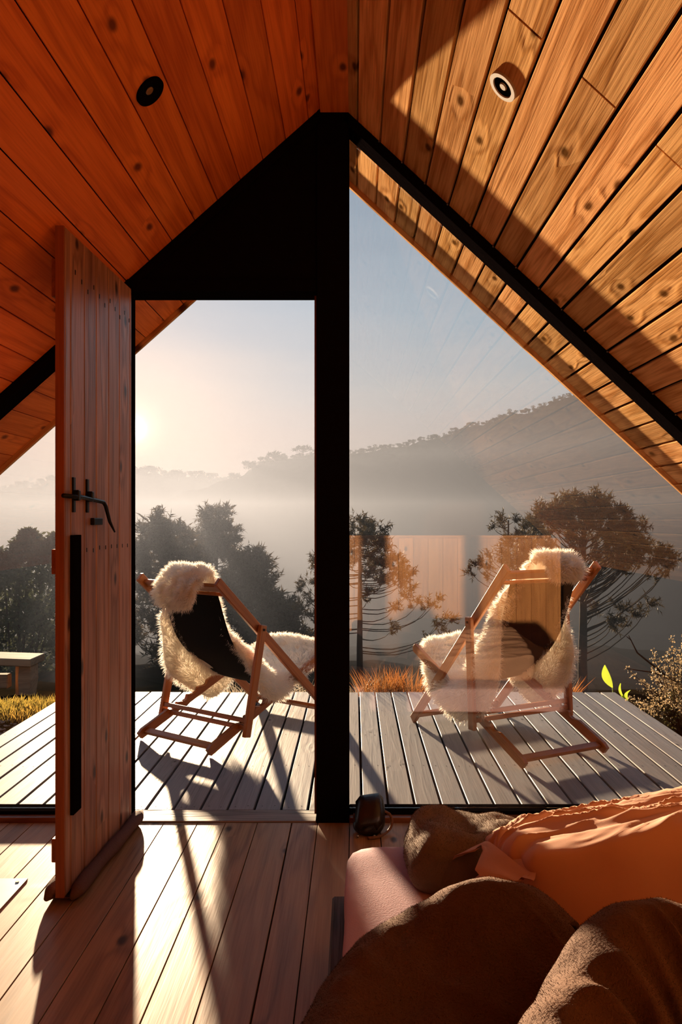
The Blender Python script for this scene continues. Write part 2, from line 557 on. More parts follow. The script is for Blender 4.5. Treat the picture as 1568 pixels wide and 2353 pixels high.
# --- rest of the room behind the camera
bw = prism('wall_back', M_ROOF, [(-3.6, -0.2), (3.4, -0.2), (3.4, 0.0), (RX + 0.1, RZ + 0.2), (LX - 0.1, LZ + 0.2), (-3.6, 0.0)], Matrix(((1, 0, 0, 0), (0, 0, -1, YB), (0, 1, 0, 0), (0, 0, 0, 1))), 0.08)
tag(bw, kind='structure')
M_HEAD = make_wood('walnut_headboard', (0.60, 0.27, 0.09), (0.40, 0.16, 0.048), rough=0.6, knots=0.2, vary=0.1)
hb = empty('headboard', (0.6, -1.0, 0))
tag(hb, 'low panel of upright pine boards behind the bed, seen mirrored in the right window glass', 'headboard')
x = -0.70
i = 0
while x < 1.83:
    abox('board', M_HEAD, (x, x + 0.138), (-1.03, -1.005), (0.0, 1.03), hb, 0.002, 'Z')
    x += 0.14
abox('cap_rail', M_HEAD, (-0.72, 1.86), (-1.05, -0.985), (1.03, 1.055), hb, 0.003, 'X')

# --- downlights
def downlight(px, py, slope_l, label, ring_mat, proud):
    kx, kz = (px - 815) / 1700, (1195 - py) / 1700
    if slope_l:
        y = (LZ - LM * LX - CAM_H) / (kz - LM * kx)
        n = nL
    else:
        y = (RZ + RM * RX - CAM_H) / (kz + RM * kx)
        n = nR
    p = Vector((kx * y, y, CAM_H + kz * y))
    M = frame(p, (0, 1, 0), n)
    root = bpy.data.objects.new('ceiling_spotlight', None)
    put(root, None, M)
    tag(root, label, 'light')
    def lathe(name, prof, mat):
        g = Geo()
        N = 36
        vs = [Vector((r * math.cos(2 * math.pi * k / N), r * math.sin(2 * math.pi * k / N), z)) for r, z in prof for k in range(N)]
        fs = [(j * N + k, j * N + (k + 1) % N, (j + 1) * N + (k + 1) % N, (j + 1) * N + k) for j in range(len(prof) - 1) for k in range(N)]
        g.add(vs, fs)
        me = mesh_from(name, g.v, g.f, mat, root, M, False)
        return me
    lathe('trim_ring', [(0.046, -0.002), (0.046, proud + 0.002), (0.045, proud + 0.003), (0.033, proud + 0.003), (0.031, proud), (0.030, -0.002)], ring_mat)
    lathe('reflector', [(0.031, proud), (0.026, 0.003), (0.022, 0.0012), (0.0, 0.0012)], M_BLACKWOOD)
    lathe('lamp', [(0.0, 0.0045), (0.010, 0.0045), (0.0125, 0.003), (0.013, 0.0013)], M_LAMPGLASS)
    return root
M_LAMPGLASS = make_plain('lamp_lens', (0.28, 0.17, 0.09), rough=0.2, spec=0.6)
M_RINGW = make_plain('white_ring', (0.50, 0.44, 0.38), rough=0.7, spec=0.1)
downlight(343, 208, True, 'black recessed spotlight in the red shaded left ceiling slope', M_BLACKWOOD, 0.006)
downlight(1158, 198, False, 'white ringed spotlight in the sunlit right ceiling slope', M_RINGW, 0.0035)
# ================================================================== the open plank door
HG = Vector((-0.886, 2.940, 0.0))            # hinge-side corner of the visible face
NE = Vector((-0.905, 2.312, 0.0))            # free edge of the visible face
dd = (NE - HG).normalized()                  # along the leaf, towards the room
dn = Vector((-dd.y, dd.x, 0))                # outward from the visible face
if dn.x < 0:
    dn = -dn
door = empty('door_1', (HG.x, HG.y, 0))
tag(door, kind='structure')
leafL = (NE - HG).length
ZB, ZT_ = 0.022, 2.118
edges = [0.0, 0.020, 0.140, 0.252, 0.371, 0.475, 0.586, leafL]

def on_door(s, z, out=0.0):
    p = HG + dd * s + dn * out
    return Vector((p.x, p.y, z))

for a, b in zip(edges[:-1], edges[1:]):
    last = b == leafL
    c = on_door((a + b) / 2, (ZB + ZT_) / 2, -0.012)
    board('plank', M_DOOR, frame(c, (0, 0, 1), dn), ZT_ - ZB, b - a - 0.003, 0.024, door, 0.003)
c = on_door(leafL + 0.004, (ZB + ZT_) / 2, -0.014)
board('edge_strip', M_DOOR_EDGE, frame(c, (0, 0, 1), dn), ZT_ - ZB, 0.008, 0.028, door, 0.001)
for z0, z1 in ((0.126, 0.20), (1.03, 1.108), (1.90, 2.02)):
    c = on_door(leafL / 2, (z0 + z1) / 2, -0.024 - 0.011)
    board('ledge', M_DOOR_EDGE, frame(c, dd, dn), leafL - 0.01, z1 - z0, 0.022, door, 0.002)
# long black pull strip
c = on_door(leafL - 0.068, (1.152 + 0.262) / 2, 0.006)
board('pull_strip', M_BLACKWOOD, frame(c, (0, 0, 1), dn), 0.89, 0.062, 0.012, door, 0.001)
# sliding bolt
bolt = empty('bolt', on_door(leafL - 0.02, 1.275, 0.012), door)
bz = 1.279
for s in (leafL - 0.060, leafL - 0.172):
    c = on_door(s, bz + 0.002, 0.003)
    board('staple', M_IRON, frame(c, (0, 0, 1), dn), 0.112, 0.016, 0.006, bolt, 0.001)
    c = on_door(s, bz, 0.012)
    board('bracket', M_IRON, frame(c, dd, dn), 0.018, 0.034, 0.022, bolt, 0.003)
tube('rod', M_IRON, [on_door(leafL + 0.045, bz - 0.004, 0.014), on_door(leafL - 0.1, bz - 0.005, 0.016), on_door(leafL - 0.275, bz - 0.016, 0.018),
                     on_door(leafL - 0.288, bz - 0.030, 0.022), on_door(leafL - 0.305, bz - 0.085, 0.030), on_door(leafL - 0.322, bz - 0.122, 0.042)],
     [0.007, 0.007, 0.007, 0.007, 0.006, 0.003], bolt, 10)
board('keeper', M_IRON, frame(on_door(leafL - 0.243, 1.195, 0.007), dd, dn), 0.078, 0.024, 0.014, door, 0.002)
# nail holes
rng = random.Random(5)
for i in range(9):
    s = 0.05 + i * 0.058
    board('nail', M_IRON, frame(on_door(s, 1.100 + rng.uniform(-.004, .004), 0.0), (0, 0, 1), dn), 0.014, 0.006, 0.002, door, 0.0)
for i in range(11):
    s = 0.03 + i * 0.052
    board('nail', M_IRON, frame(on_door(s, 1.985 + 0.018 * math.sin(i * 2.1), 0.0), (0, 0, 1), dn), 0.015, 0.006, 0.002, door, 0.0)

# door-bottom draught stopper
M_STOP = make_plain('draught_stopper_cloth', (0.14, 0.075, 0.065), rough=0.85, spec=0.15, bump=0.3, bscale=140.0)
ds = empty('draught_stopper', on_door(leafL / 2, 0, 0))
tag(ds, 'brown padded fabric draught stopper tube wrapped along the foot of the door', 'draught stopper')
for nm, off, s0, s1 in (('front_roll', 0.026, -0.035, leafL + 0.012), ('back_roll', -0.052, 0.05, leafL + 0.022)):
    pts, rad = [], []
    n = 14
    for i in range(n):
        t = i / (n - 1)
        s = s0 + (s1 - s0) * t
        pts.append(on_door(s, 0.0262 + 0.001 * math.sin(9 * t), off + 0.004 * math.sin(7 * t)))
        rad.append(0.0235 + 0.002 * math.sin(17 * t) - (0.013 if i in (0, n - 1) else 0.0))
    tube(nm, M_STOP, pts, rad, ds, 14)
board('web', M_STOP, frame(on_door(leafL / 2, 0.006, -0.013), dd, (0, 0, 1)), leafL - 0.05, 0.08, 0.004, ds, 0.001)

# metal plate set on the floor boards
M_PLATE = make_plain('dull_metal_plate', (0.35, 0.37, 0.39), rough=0.32, spec=0.5, metal=0.85, bscale=12.0)
fp = empty('floor_plate', (-1.3, 2.2, 0))
tag(fp, 'flat grey metal cover plate screwed to the floor left of the door', 'plate')
board('plate', M_PLATE, frame((-1.355, 2.205, 0.0022), (0, 1, 0), (0, 0, 1)), 0.53, 0.53, 0.004, fp, 0.001)
for sx in (-1.115, -1.355, -1.595):
    for sy in (1.965, 2.205, 2.445):
        tube('screw', M_IRON, [(sx, sy, 0.004), (sx, sy, 0.0058)], 0.006, fp, 10, False)

# ================================================================== the deck
DY0, DY1 = 3.066, 5.165
deck = abox('deck', M_DARK, (-2.0, 1.80), (DY0 + 0.03, DY1 - 0.03), (-0.16, -0.075), None, 0.0, 'X')
tag(deck, kind='structure')
x = 1.823
gaps = [1.711 - 0.112 * k for k in range(0, 34)]
xs = [1.823] + gaps
rng = random.Random(9)
scr = Geo()
for a, b in zip(xs[:-1], xs[1:]):
    if b < -2.03:
        break
    zt = rng.uniform(-0.0015, 0.0)
    abox('deck_board', M_DECK, (b + 0.0055, a - 0.0055), (DY0 + rng.uniform(-.003, .003), DY1 + rng.uniform(-.008, .008)), (zt - 0.027, zt), deck, 0.002, 'Y')
    for yy in (3.10, 3.62, 4.14, 4.66, 5.12):
        for xx in (a - 0.03, b + 0.03):
            c = Vector((xx, yy + rng.uniform(-.01, .01), zt + 0.0008))
            n0 = len(scr.v)
            scr.v.extend(c + Vector((0.0035 * math.cos(k * 1.047), 0.0035 * math.sin(k * 1.047), 0)) for k in range(6))
            scr.f.append(tuple(range(n0, n0 + 6)))
tag(scr.build('deck_screws', M_IRON, deck), kind='stuff')
for xx in (-1.95, -1.2, -0.4, 0.4, 1.2, 1.75):
    abox('joist', M_DARK, (xx - 0.03, xx + 0.03), (DY0, DY1 - 0.02), (-0.5, -0.16), deck, 0.0, 'Y')
for yy in (3.10, 3.62, 4.14, 4.66, 5.12):
    abox('bearer', M_DARK, (-2.0, 1.80), (yy - 0.025, yy + 0.025), (-0.075, -0.0285), deck, 0.0, 'X')
abox('deck_rim', M_DECK, (-2.02, 1.823), (DY1 - 0.03, DY1 - 0.005), (-0.2, -0.03), deck, 0.001, 'X')
# ================================================================== deck chairs and sheepskins
M_SLING = make_plain('black_sling_canvas', (0.010, 0.009, 0.009), rough=0.9, spec=0.1, bump=0.2, bscale=300.0)
M_HIDE = make_plain('suede_hide', (0.55, 0.38, 0.24), rough=0.9, spec=0.1)
M_WOOL = make_leaf('sheep_wool', (0.95, 0.92, 0.86), (0.92, 0.86, 0.77), rough=0.8, trans=0.48, spec=0.15)

class ChairSpec:
    pass

def make_chair(label, yaw, x0, y0, tc, sc, st, zt, sf, se, ze):
    wa, wb, wc = 0.2966, 0.2635, 0.3263
    c = ChairSpec()
    f = Vector((-math.sin(yaw), math.cos(yaw), 0))
    w = Vector((math.cos(yaw), math.sin(yaw), 0))
    root = empty('deck_chair', (x0, y0, 0), None, yaw)
    tag(root, label, 'chair')
    def W(s, v, z):
        return Vector((x0, y0, 0)) + f * s + w * v + Vector((0, 0, z))
    c.W, c.f, c.w, c.root = W, f, w, root
    # A: long back rails
    for sg in (-1, 1):
        bar('back_rail', M_CHAIR, W(st, sg * wa, zt), W(sf - 0.012, sg * wa, 0.020), w, 0.052, 0.024, root, 0.004, 0.012)
    ux, uz = (sf - st), -zt
    ln = math.hypot(ux, uz)
    ax, az = ux / ln, uz / ln
    tdir = (f * ax + Vector((0, 0, az)))
    bar('top_rail', M_CHAIR, W(st + ax * 0.045, -wa + 0.012, zt + az * 0.045), W(st + ax * 0.045, wa - 0.012, zt + az * 0.045), tdir, 0.022, 0.050, root, 0.004)
    tube('sling_rod', M_CHAIR, [W(st + ax * 0.10, -wa + 0.012, zt + az * 0.10), W(st + ax * 0.10, wa - 0.012, zt + az * 0.10)], 0.010, root, 10)
    bar('front_stretcher', M_CHAIR, W(sf - ax * 0.07, -wa + 0.012, -az * 0.07), W(sf - ax * 0.07, wa - 0.012, -az * 0.07), tdir, 0.020, 0.042, root, 0.003)
    # B: notched base rails
    bl = math.hypot(se, ze)
    bx, bz = se / bl, ze / bl
    for sg in (-1, 1):
        hh = 0.026
        poly = [(0.0, -hh + 0.0), (bl, -hh), (bl + 0.012, 0.0), (bl, hh)]
        t = bl * 0.50
        for k in range(4):
            poly += [(t, hh), (t - 0.012, hh - 0.020), (t - 0.036, hh - 0.020), (t - 0.075, hh)]
            t -= 0.085
        poly += [(0.02, hh), (-0.012, hh - 0.012)]
        o = W(0.012, sg * wb - 0.011, 0.027)
        xd = f * bx + Vector((0, 0, bz))
        yd = w.cross(xd) * -1
        if yd.z < 0:
            yd = -yd
        zd = xd.cross(yd)
        M = Matrix((xd, yd, zd)).transposed().to_4x4()
        M.translation = o if zd.dot(w) > 0 else o + w * 0.022
        prism('base_rail', M_CHAIR, poly, M, 0.022, root, 0.002)
    bdir = f * bx + Vector((0, 0, bz))
    bar('rear_stretcher', M_CHAIR, W(0.05, -wb + 0.011, 0.04), W(0.05, wb - 0.011, 0.04), bdir, 0.020, 0.040, root, 0.003)
    bar('seat_front_rail', M_CHAIR, W(se, -wb + 0.011, ze + 0.02), W(se, wb - 0.011, ze + 0.02), bdir, 0.022, 0.040, root, 0.003)
    # C: rear support frame
    for sg in (-1, 1):
        top = W(st + (sf - st) * tc, sg * wc, zt * (1 - tc))
        bot = W(se * sc, sg * wc, ze * sc)
        bar('support_strut', M_CHAIR, top, bot, w, 0.050, 0.024, root, 0.004, 0.026)
        tube('pivot_bolt', M_IRON, [top - w * sg * 0.02, top + w * sg * 0.017], 0.007, root, 8, False)
    sdir = W(se * sc, 0, ze * sc) - W(st + (sf - st) * tc, 0, zt * (1 - tc))
    for off in (0.0, 0.036):
        p = W(se * sc, 0, ze * sc + 0.022) - sdir.normalized() * off
        bar('support_stretcher', M_CHAIR, p - w * (wc - 0.012), p + w * (wc - 0.012), sdir, 0.020, 0.024, root, 0.003)
    # sling
    P0 = (st + ax * 0.10, zt + az * 0.10)
    P5 = (se, ze + 0.01)
    low = ze * 0.74
    ctrl = [P0, (st + 0.19, P0[1] * 0.66 + 0.0), (st + 0.36, low + 0.10), (st + 0.55, low - 0.015), (st + 0.74, low + 0.03), P5]
    path = catmull([(a, b, 0) for a, b in ctrl], 41)
    c.path = [(p.x, p.y) for p in path]
    g = Geo()
    nv = 9
    for (s, z) in c.path:
        for j in range(nv):
            v = (j / (nv - 1) * 2 - 1)
            g.v.append(W(s, v * 0.215, z - 0.012 * (1 - v * v)))
    for i in range(len(c.path) - 1):
        for j in range(nv - 1):
            g.f.append((i * nv + j, i * nv + j + 1, (i + 1) * nv + j + 1, (i + 1) * nv + j))
    n = len(g.v)
    g.v.extend([v + Vector((0, 0, 0.003)) + f * 0.003 for v in g.v])
    g.f.extend([tuple(k + n for k in q[::-1]) for q in g.f])
    sl = g.build('sling', M_SLING, root, WM[root.name].copy(), True)
    c.st, c.zt, c.se, c.ze, c.ax, c.az = st, zt, se, ze, ax, az
    return c

def sstep_(a, b, x):
    t = max(0.0, min(1.0, (x - a) / (b - a)))
    return t * t * (3 - 2 * t)

def sheepskin(c, label, hw_l, hw_r, lobe, lobe_c, seed, front=0.11, curl=0.075, thick=0.034):
    """fluffy hide lying along the sling and over the top rail; hw_* = half widths along the hide"""
    rng = random.Random(seed)
    # spine: hanging lobe behind the rail -> over the rail -> down the sling -> over the front rail
    st, zt, se, ze = c.st, c.zt, c.se, c.ze
    ax, az = c.ax, c.az
    back = [(st - 0.055, zt - lobe), (st - 0.062, zt - lobe * 0.5), (st - 0.045, zt - 0.02), (st - 0.008, zt + 0.022), (st + 0.05, zt + 0.005)]
    mid = c.path[5:-2]
    fr = [(se + 0.0, ze + 0.030), (se + 0.042, ze + 0.012), (se + 0.058, ze - 0.05), (se + 0.05, ze - front)]
    ctrl = back + [mid[0], mid[8], mid[16], mid[24], mid[-1]] + fr
    NU, NV = 84, 40
    spine = catmull([(a, b, 0) for a, b in ctrl], NU)
    lifted = []
    for i, p in enumerate(spine):
        a, b = spine[max(i - 1, 0)], spine[min(i + 1, NU - 1)]
        t = (b - a).normalized()
        n = Vector((-t.y, t.x, 0))
        if i / NU > 0.32:
            n = n if n.y > 0 or n.x > 0 else -n
        lifted.append((p, n))
    def prof(arr, u):
        x = u * (len(arr) - 1)
        k = min(int(x), len(arr) - 2)
        t = x - k
        t = t * t * (3 - 2 * t)
        return arr[k] * (1 - t) + arr[k + 1] * t
    grid, info, wide = [], [], []
    for i in range(NU):
        u = i / (NU - 1)
        p, n = lifted[i]
        nn = c.f * n.x + Vector((0, 0, n.y))
        endf = min(1.0, min(u, 1 - u) / 0.06)
        rnd = math.sqrt(max(0.0, 1 - (1 - endf) ** 2))
        wrap = sstep_(0.30, 0.40, u)
        for j in range(NV):
            v = j / (NV - 1) * 2 - 1
            wig = 1 + 0.13 * noise.noise((u * 11, seed, 3.0 if v > 0 else 7.0))
            hw = (prof(hw_r, u) if v > 0 else prof(hw_l, u)) * wig * (0.35 + 0.65 * rnd)
            e = abs(v) * hw
            cen = lobe_c * (1 - wrap)
            lim = 0.215
            lat, bk = e, 0.0
            if e > lim and wrap > 0:
                x = e - lim
                R = curl
                a = min(x / R, 2.5)
                lat = lim + (R * math.sin(a) if a < 1.57 else R * (1 - 0.6 * (1 - math.sin(a)))) 
                bk = R * (1 - math.cos(a)) + max(0.0, x - 2.5 * R)
                lat = e * (1 - wrap) + lat * wrap
                bk *= wrap
            pos = c.W(p.x, cen + math.copysign(lat, v), p.y) - nn * bk + Vector((0, 0, -0.25 * bk))
            wav = 0.016 * noise.noise((u * 11, v * 2.5, seed * 1.7)) + 0.010 * noise.noise((u * 25, v * 6, seed * 2.7))
            grid.append(pos + nn * (0.010 + wav))
            info.append((abs(v), rnd))
            wide.append(e > 0.19)
    verts_b, verts_t = [], []
    for i in range(NU):
        for j in range(NV):
            i0, i1, j0, j1 = max(i - 1, 0), min(i + 1, NU - 1), max(j - 1, 0), min(j + 1, NV - 1)
            nrm = (grid[i * NV + j1] - grid[i * NV + j0]).cross(grid[i1 * NV + j] - grid[i0 * NV + j])
            nrm = nrm.normalized() if nrm.length > 1e-9 else Vector((0, 0, 1))
            av, rnd = info[i * NV + j]
            th = thick * math.sqrt(max(0.0, 1 - av ** 6)) * (0.3 + 0.7 * rnd) + 0.002
            verts_b.append(grid[i * NV + j])
            verts_t.append(grid[i * NV + j] + nrm * th)
    ref = verts_t[(NU // 2) * NV + NV // 2] - verts_b[(NU // 2) * NV + NV // 2]
    if ref.z < 0:
        verts_t = [b2 * 2 - t2 for b2, t2 in zip(verts_b, verts_t)]
    g = Geo()
    g.v = verts_b + verts_t
    n0 = NU * NV
    for i in range(NU - 1):
        for j in range(NV - 1):
            a, b, d, e = i * NV + j, i * NV + j + 1, (i + 1) * NV + j + 1, (i + 1) * NV + j
            g.f.append((a, e, d, b))
            g.f.append((a + n0, b + n0, d + n0, e + n0))
    rim = [j for j in range(NV)] + [i * NV + NV - 1 for i in range(1, NU)] + [(NU - 1) * NV + j for j in range(NV - 2, -1, -1)] + [i * NV for i in range(NU - 2, 0, -1)]
    for k in range(len(rim)):
        a, b = rim[k], rim[(k + 1) % len(rim)]
        g.f.append((a, b, b + n0, a + n0))
    base = c.W(0.5, 0, 0)
    root = bpy.data.objects.new('sheepskin_throw', None)
    put(root, None, T(*base))
    tag(root, label, 'sheepskin')
    body = g.build('hide', M_WOOL, root, T(*base), True)
    # fleece strands
    h = Geo()
    V, F = g.v, g.f
    inv = T(*base)
    vv = [inv @ Vector(q) for q in V]
    for q in F:
        pts = [vv[k] for k in q]
        nrm = (pts[1] - pts[0]).cross(pts[2] - pts[0])
        area = nrm.length
        if area < 1e-9:
            continue
        nrm.normalize()
        bottom = all(k < n0 for k in q)
        if bottom:
            row = min(k // NV for k in q)
            col = min(k % NV for k in q)
            if row > 24 and not any(wide[k] for k in q):
                continue
            if 3 < row <= 24 and 2 < col < NV - 4:
                continue
        cnt = area * 52000
        cnt = int(cnt) + (1 if rng.random() < cnt - int(cnt) else 0)
        for _ in range(min(cnt, 40)):
            a, b = rng.random(), rng.random()
            p = pts[0] * (1 - a) * (1 - b) + pts[1] * a * (1 - b) + pts[2] * a * b + pts[-1] * (1 - a) * b if len(pts) == 4 else pts[0]
            cl = noise.noise_vector(p * 28.0)
            d = (nrm + cl * 0.9 + rand_dir(rng) * 0.28 + Vector((0, 0, -0.10))).normalized()
            L = rng.uniform(0.022, 0.042) * (0.8 if bottom else 1.0)
            side = d.cross(rand_dir(rng))
            if side.length < 1e-3:
                continue
            h.blade(p - d * 0.003, d, L, 0.0028, side.normalized(), Vector((0, 0, -0.005)) + cl * 0.008)
    fl = h.build('fleece', M_WOOL, root, T(*base))
    tag(fl, kind='stuff')
    return root

chair_r = make_chair('wooden deck chair behind the right window glass, black sling, facing away to the left',
                     0.4662, 1.0577, 3.6604, 0.3029, 0.3454, 0.108, 0.9598, 0.9905, 1.0058, 0.4075)
chair_l = make_chair('wooden deck chair beyond the open doorway, black sling, facing away to the right',
                     -0.5973, -0.9633, 3.8892, 0.3095, 0.2228, 0.0445, 0.8804, 1.0222, 1.018, 0.3704)
sheepskin(chair_l, 'cream sheepskin over the deck chair in the doorway, folded thickly over its top rail',
          [.11, .14, .15, .15, .13, .30, .40, .40, .34, .27, .22, .20, .18, .12],
          [.11, .14, .15, .15, .13, .16, .32, .35, .29, .25, .22, .20, .18, .12], 0.13, 0.075, 4)
sheepskin(chair_r, 'cream sheepskin spilling off both sides of the deck chair behind the glass',
          [.08, .10, .11, .11, .13, .36, .48, .44, .32, .25, .20, .17, .15, .10],
          [.08, .10, .11, .11, .12, .22, .42, .42, .33, .25, .20, .17, .15, .10], 0.035, 0.03, 9, 0.11, 0.075, 0.028)
# ================================================================== land outside
M_GROUND = make_plain('dark_hillside_scrub', (0.016, 0.011, 0.006), rough=1.0, spec=0.0, bump=0.6, bscale=5.0, col2=(0.008, 0.007, 0.004))
M_FOREST = make_plain('forest_canopy', (0.022, 0.022, 0.015), rough=1.0, spec=0.0, bump=0.5, bscale=0.5, col2=(0.010, 0.012, 0.008))

def sstep(a, b, x):
    t = max(0.0, min(1.0, (x - a) / (b - a)))
    return t * t * (3 - 2 * t)

def ground_z(x, y):
    """terrain height around the cabin, falling away into the valley"""
    z = -0.17 - 0.215 * max(0.0, min(y, 25.0) - 5.5) - 0.16 * max(0.0, y - 25.0)
    z = max(z, -24.0)
    z += 0.05 * noise.noise((x * 0.6, y * 0.6, 2.0)) + (0.03 * noise.noise((x * 2.1, y * 2.1, 5.0)))
    if y > 8:
        z += min(1.0, (y - 8) / 40) * 2.2 * noise.noise((x * 0.05, y * 0.05, 9.0))
        z += min(1.0, (y - 8) / 10) * 0.35 * noise.noise((x * 0.5, y * 0.5, 4.0))
    return z

g = Geo()
rows = [3.12 + 0.12 * i for i in range(40)]
while rows[-1] < 330:
    rows.append(rows[-1] + max(0.12, rows[-1] * 0.018))
NX = 150
for y in rows:
    half = 7.0 + y * 0.95
    for i in range(NX):
        t = i / (NX - 1) * 2 - 1
        x = half * (0.55 * t + 0.45 * t ** 3)
        g.v.append(Vector((x, y, ground_z(x, y))))
for r in range(len(rows) - 1):
    for i in range(NX - 1):
        a = r * NX + i
        g.f.append((a, a + 1, a + NX + 1, a + NX))
tag(g.build('ground', M_GROUND, None, None, True), kind='structure')

def lerp_table(tab, x):
    if x <= tab[0][0]:
        return tab[0][1]
    for (a, b), (c, d) in zip(tab[:-1], tab[1:]):
        if x <= c:
            t = (x - a) / (c - a)
            t = t * t * (3 - 2 * t)
            return b + (d - b) * t
    return tab[-1][1]

# ridge lines as tangent of azimuth (x/y) -> tangent of elevation
def px(x):
    return (x - 815) / 1700.0

def py(y):
    return (1195 - y) / 1700.0

RIDGE_A = [(px(x), py(y)) for x, y in ((-900, 1330), (-300, 1300), (150, 1235), (330, 1180), (440, 1128), (540, 1100), (600, 1066), (680, 1052), (735, 1050), (810, 1042), (900, 1030),
                                       (1000, 1008), (1100, 977), (1200, 950), (1330, 908), (1450, 868), (1568, 832), (1900, 740), (2600, 640))]
RIDGE_B = [(px(x), py(y)) for x, y in ((-1200, 1080), (-500, 1110), (-200, 1132), (0, 1130), (70, 1120), (135, 1108), (220, 1096), (305, 1084), (420, 1094), (540, 1108), (700, 1130), (1000, 1160), (1400, 1175), (2200, 1180))]

def hill(name, ridge, dist, base_y, base_z, seed, bump_h, ta, tb):
    """a forested slope rising from (base_y, base_z) to the ridge at distance dist"""
    NA, NR = 420, 70
    g = Geo()
    for r in range(NR):
        t = r / (NR - 1)
        for a in range(NA):
            az = ta + (tb - ta) * a / (NA - 1)
            wob = 0.18 * noise.noise((az * 3.0, seed, 0.3))
            y = base_y + (dist - base_y) * t * (1 + wob * (1 - t))
            zt = CAM_H + lerp_table(ridge, az) * dist
            prof = t ** 0.85
            z = base_z + (zt - base_z) * prof
            x = az * y
            z += math.sin(math.pi * t) * 5.0 * noise.noise((x * 0.018, y * 0.018, seed + 3.0))
            c = noise.cell_vector((x * 0.16, y * 0.10, seed)) if False else None
            k = 0.22
            z += bump_h * (noise.noise((x * k, y * k, seed)) * 0.9 + noise.noise((x * k * 2.3, y * k * 2.3, seed)) * 0.6) * (0.3 + 0.7 * t)
            g.v.append(Vector((x, y, z)))
    for r in range(NR - 1):
        for a in range(NA - 1):
            i = r * NA + a
            g.f.append((i, i + 1, i + NA + 1, i + NA))
    # a back slope so the hill is solid
    n0 = len(g.v)
    for a in range(NA):
        v = g.v[(NR - 1) * NA + a]
        g.v.append(Vector((v.x * 1.12, v.y * 1.12, -30)))
    for a in range(NA - 1):
        i = (NR - 1) * NA + a
        g.f.append((i, i + 1, n0 + a + 1, n0 + a))
    return tag(g.build(name, M_FOREST, None, None, True), kind='structure')

DA, DB = 380.0, 640.0
hill('hill', RIDGE_A, DA, 150.0, -22.0, 3.0, 1.5, -0.9, 1.0)
hill('hill.001', RIDGE_B, DB, 420.0, -14.0, 8.0, 2.0, -1.0, 1.0)

# haze lying in the valley
def haze_box(name, x, y, z, dens, alb, aniso, col):
    bm = bmesh.new()
    bmesh.ops.create_cube(bm, size=1.0, matrix=T((x[0] + x[1]) / 2, (y[0] + y[1]) / 2, (z[0] + z[1]) / 2) @ Matrix.Diagonal((x[1] - x[0], y[1] - y[0], z[1] - z[0], 1)))
    k = NT(name + '_volume')
    v = k.n('ShaderNodeVolumeScatter', {'Color': (0.66, 0.76, 1.0, 1), 'Density': dens * alb, 'Anisotropy': aniso})
    a = k.n('ShaderNodeVolumeAbsorption', {'Color': col + (1,), 'Density': dens * (1 - alb)})
    k.t.links.new(k.n('ShaderNodeAddShader', {0: v.outputs[0], 1: a.outputs[0]}).outputs[0], k.out.inputs['Volume'])
    o = bm_obj(name, bm, k.m)
    tag(o, 'pale morning mist filling the valley between garden and hills', 'mist', kind='stuff')
    return o
haze_box('valley_mist', (-700, 700), (9.0, 720.0), (-60, 27.0), 0.0036, 0.088, 0.43, (0.0, 0.0, 0.0))
near_mist = haze_box('garden_mist', (-120, 120), (11.0, 140.0), (-50, 4.5), 0.0055, 0.14, 0.62, (0.0, 0.0, 0.0))
tag(near_mist, 'thin sunlit ground mist drifting among the nearest pines', 'mist')
# ================================================================== trees
M_BARK = make_plain('dark_bark', (0.045, 0.030, 0.022), rough=0.9, spec=0.1, bump=0.5, bscale=20.0)
M_NEEDLE = make_leaf('araucaria_needles', (0.028, 0.028, 0.014), (0.016, 0.018, 0.009), rough=0.7, trans=0.22, tcol=(0.12, 0.07, 0.02), spec=0.15)
M_LEAFGREY = make_leaf('grey_green_leaves', (0.075, 0.085, 0.045), (0.04, 0.05, 0.025), rough=0.7, trans=0.35, spec=0.15)
M_RIDGE = make_leaf('ridge_leaves', (0.025, 0.025, 0.014), (0.014, 0.016, 0.010), rough=0.9, trans=0.3, spec=0.05)

def tuft(g, p, out, r, rng, twigs, needles, nw):
    """a spiky araucaria branch end: upturned twigs ringed with stiff needles"""
    for _ in range(twigs):
        d = (out * rng.uniform(0.2, 1.0) + Vector((0, 0, rng.uniform(0.1, 1.1))) + rand_dir(rng) * 0.8).normalized()
        L = r * rng.uniform(0.55, 1.0)
        for k in range(needles):
            t = (k + rng.random()) / needles
            q = p + d * L * t
            nd = (d * 0.55 + rand_dir(rng)).normalized()
            s = nd.cross(rand_dir(rng))
            if s.length < 1e-3:
                continue
            g.blade(q, nd, r * rng.uniform(0.30, 0.48), nw, s.normalized())

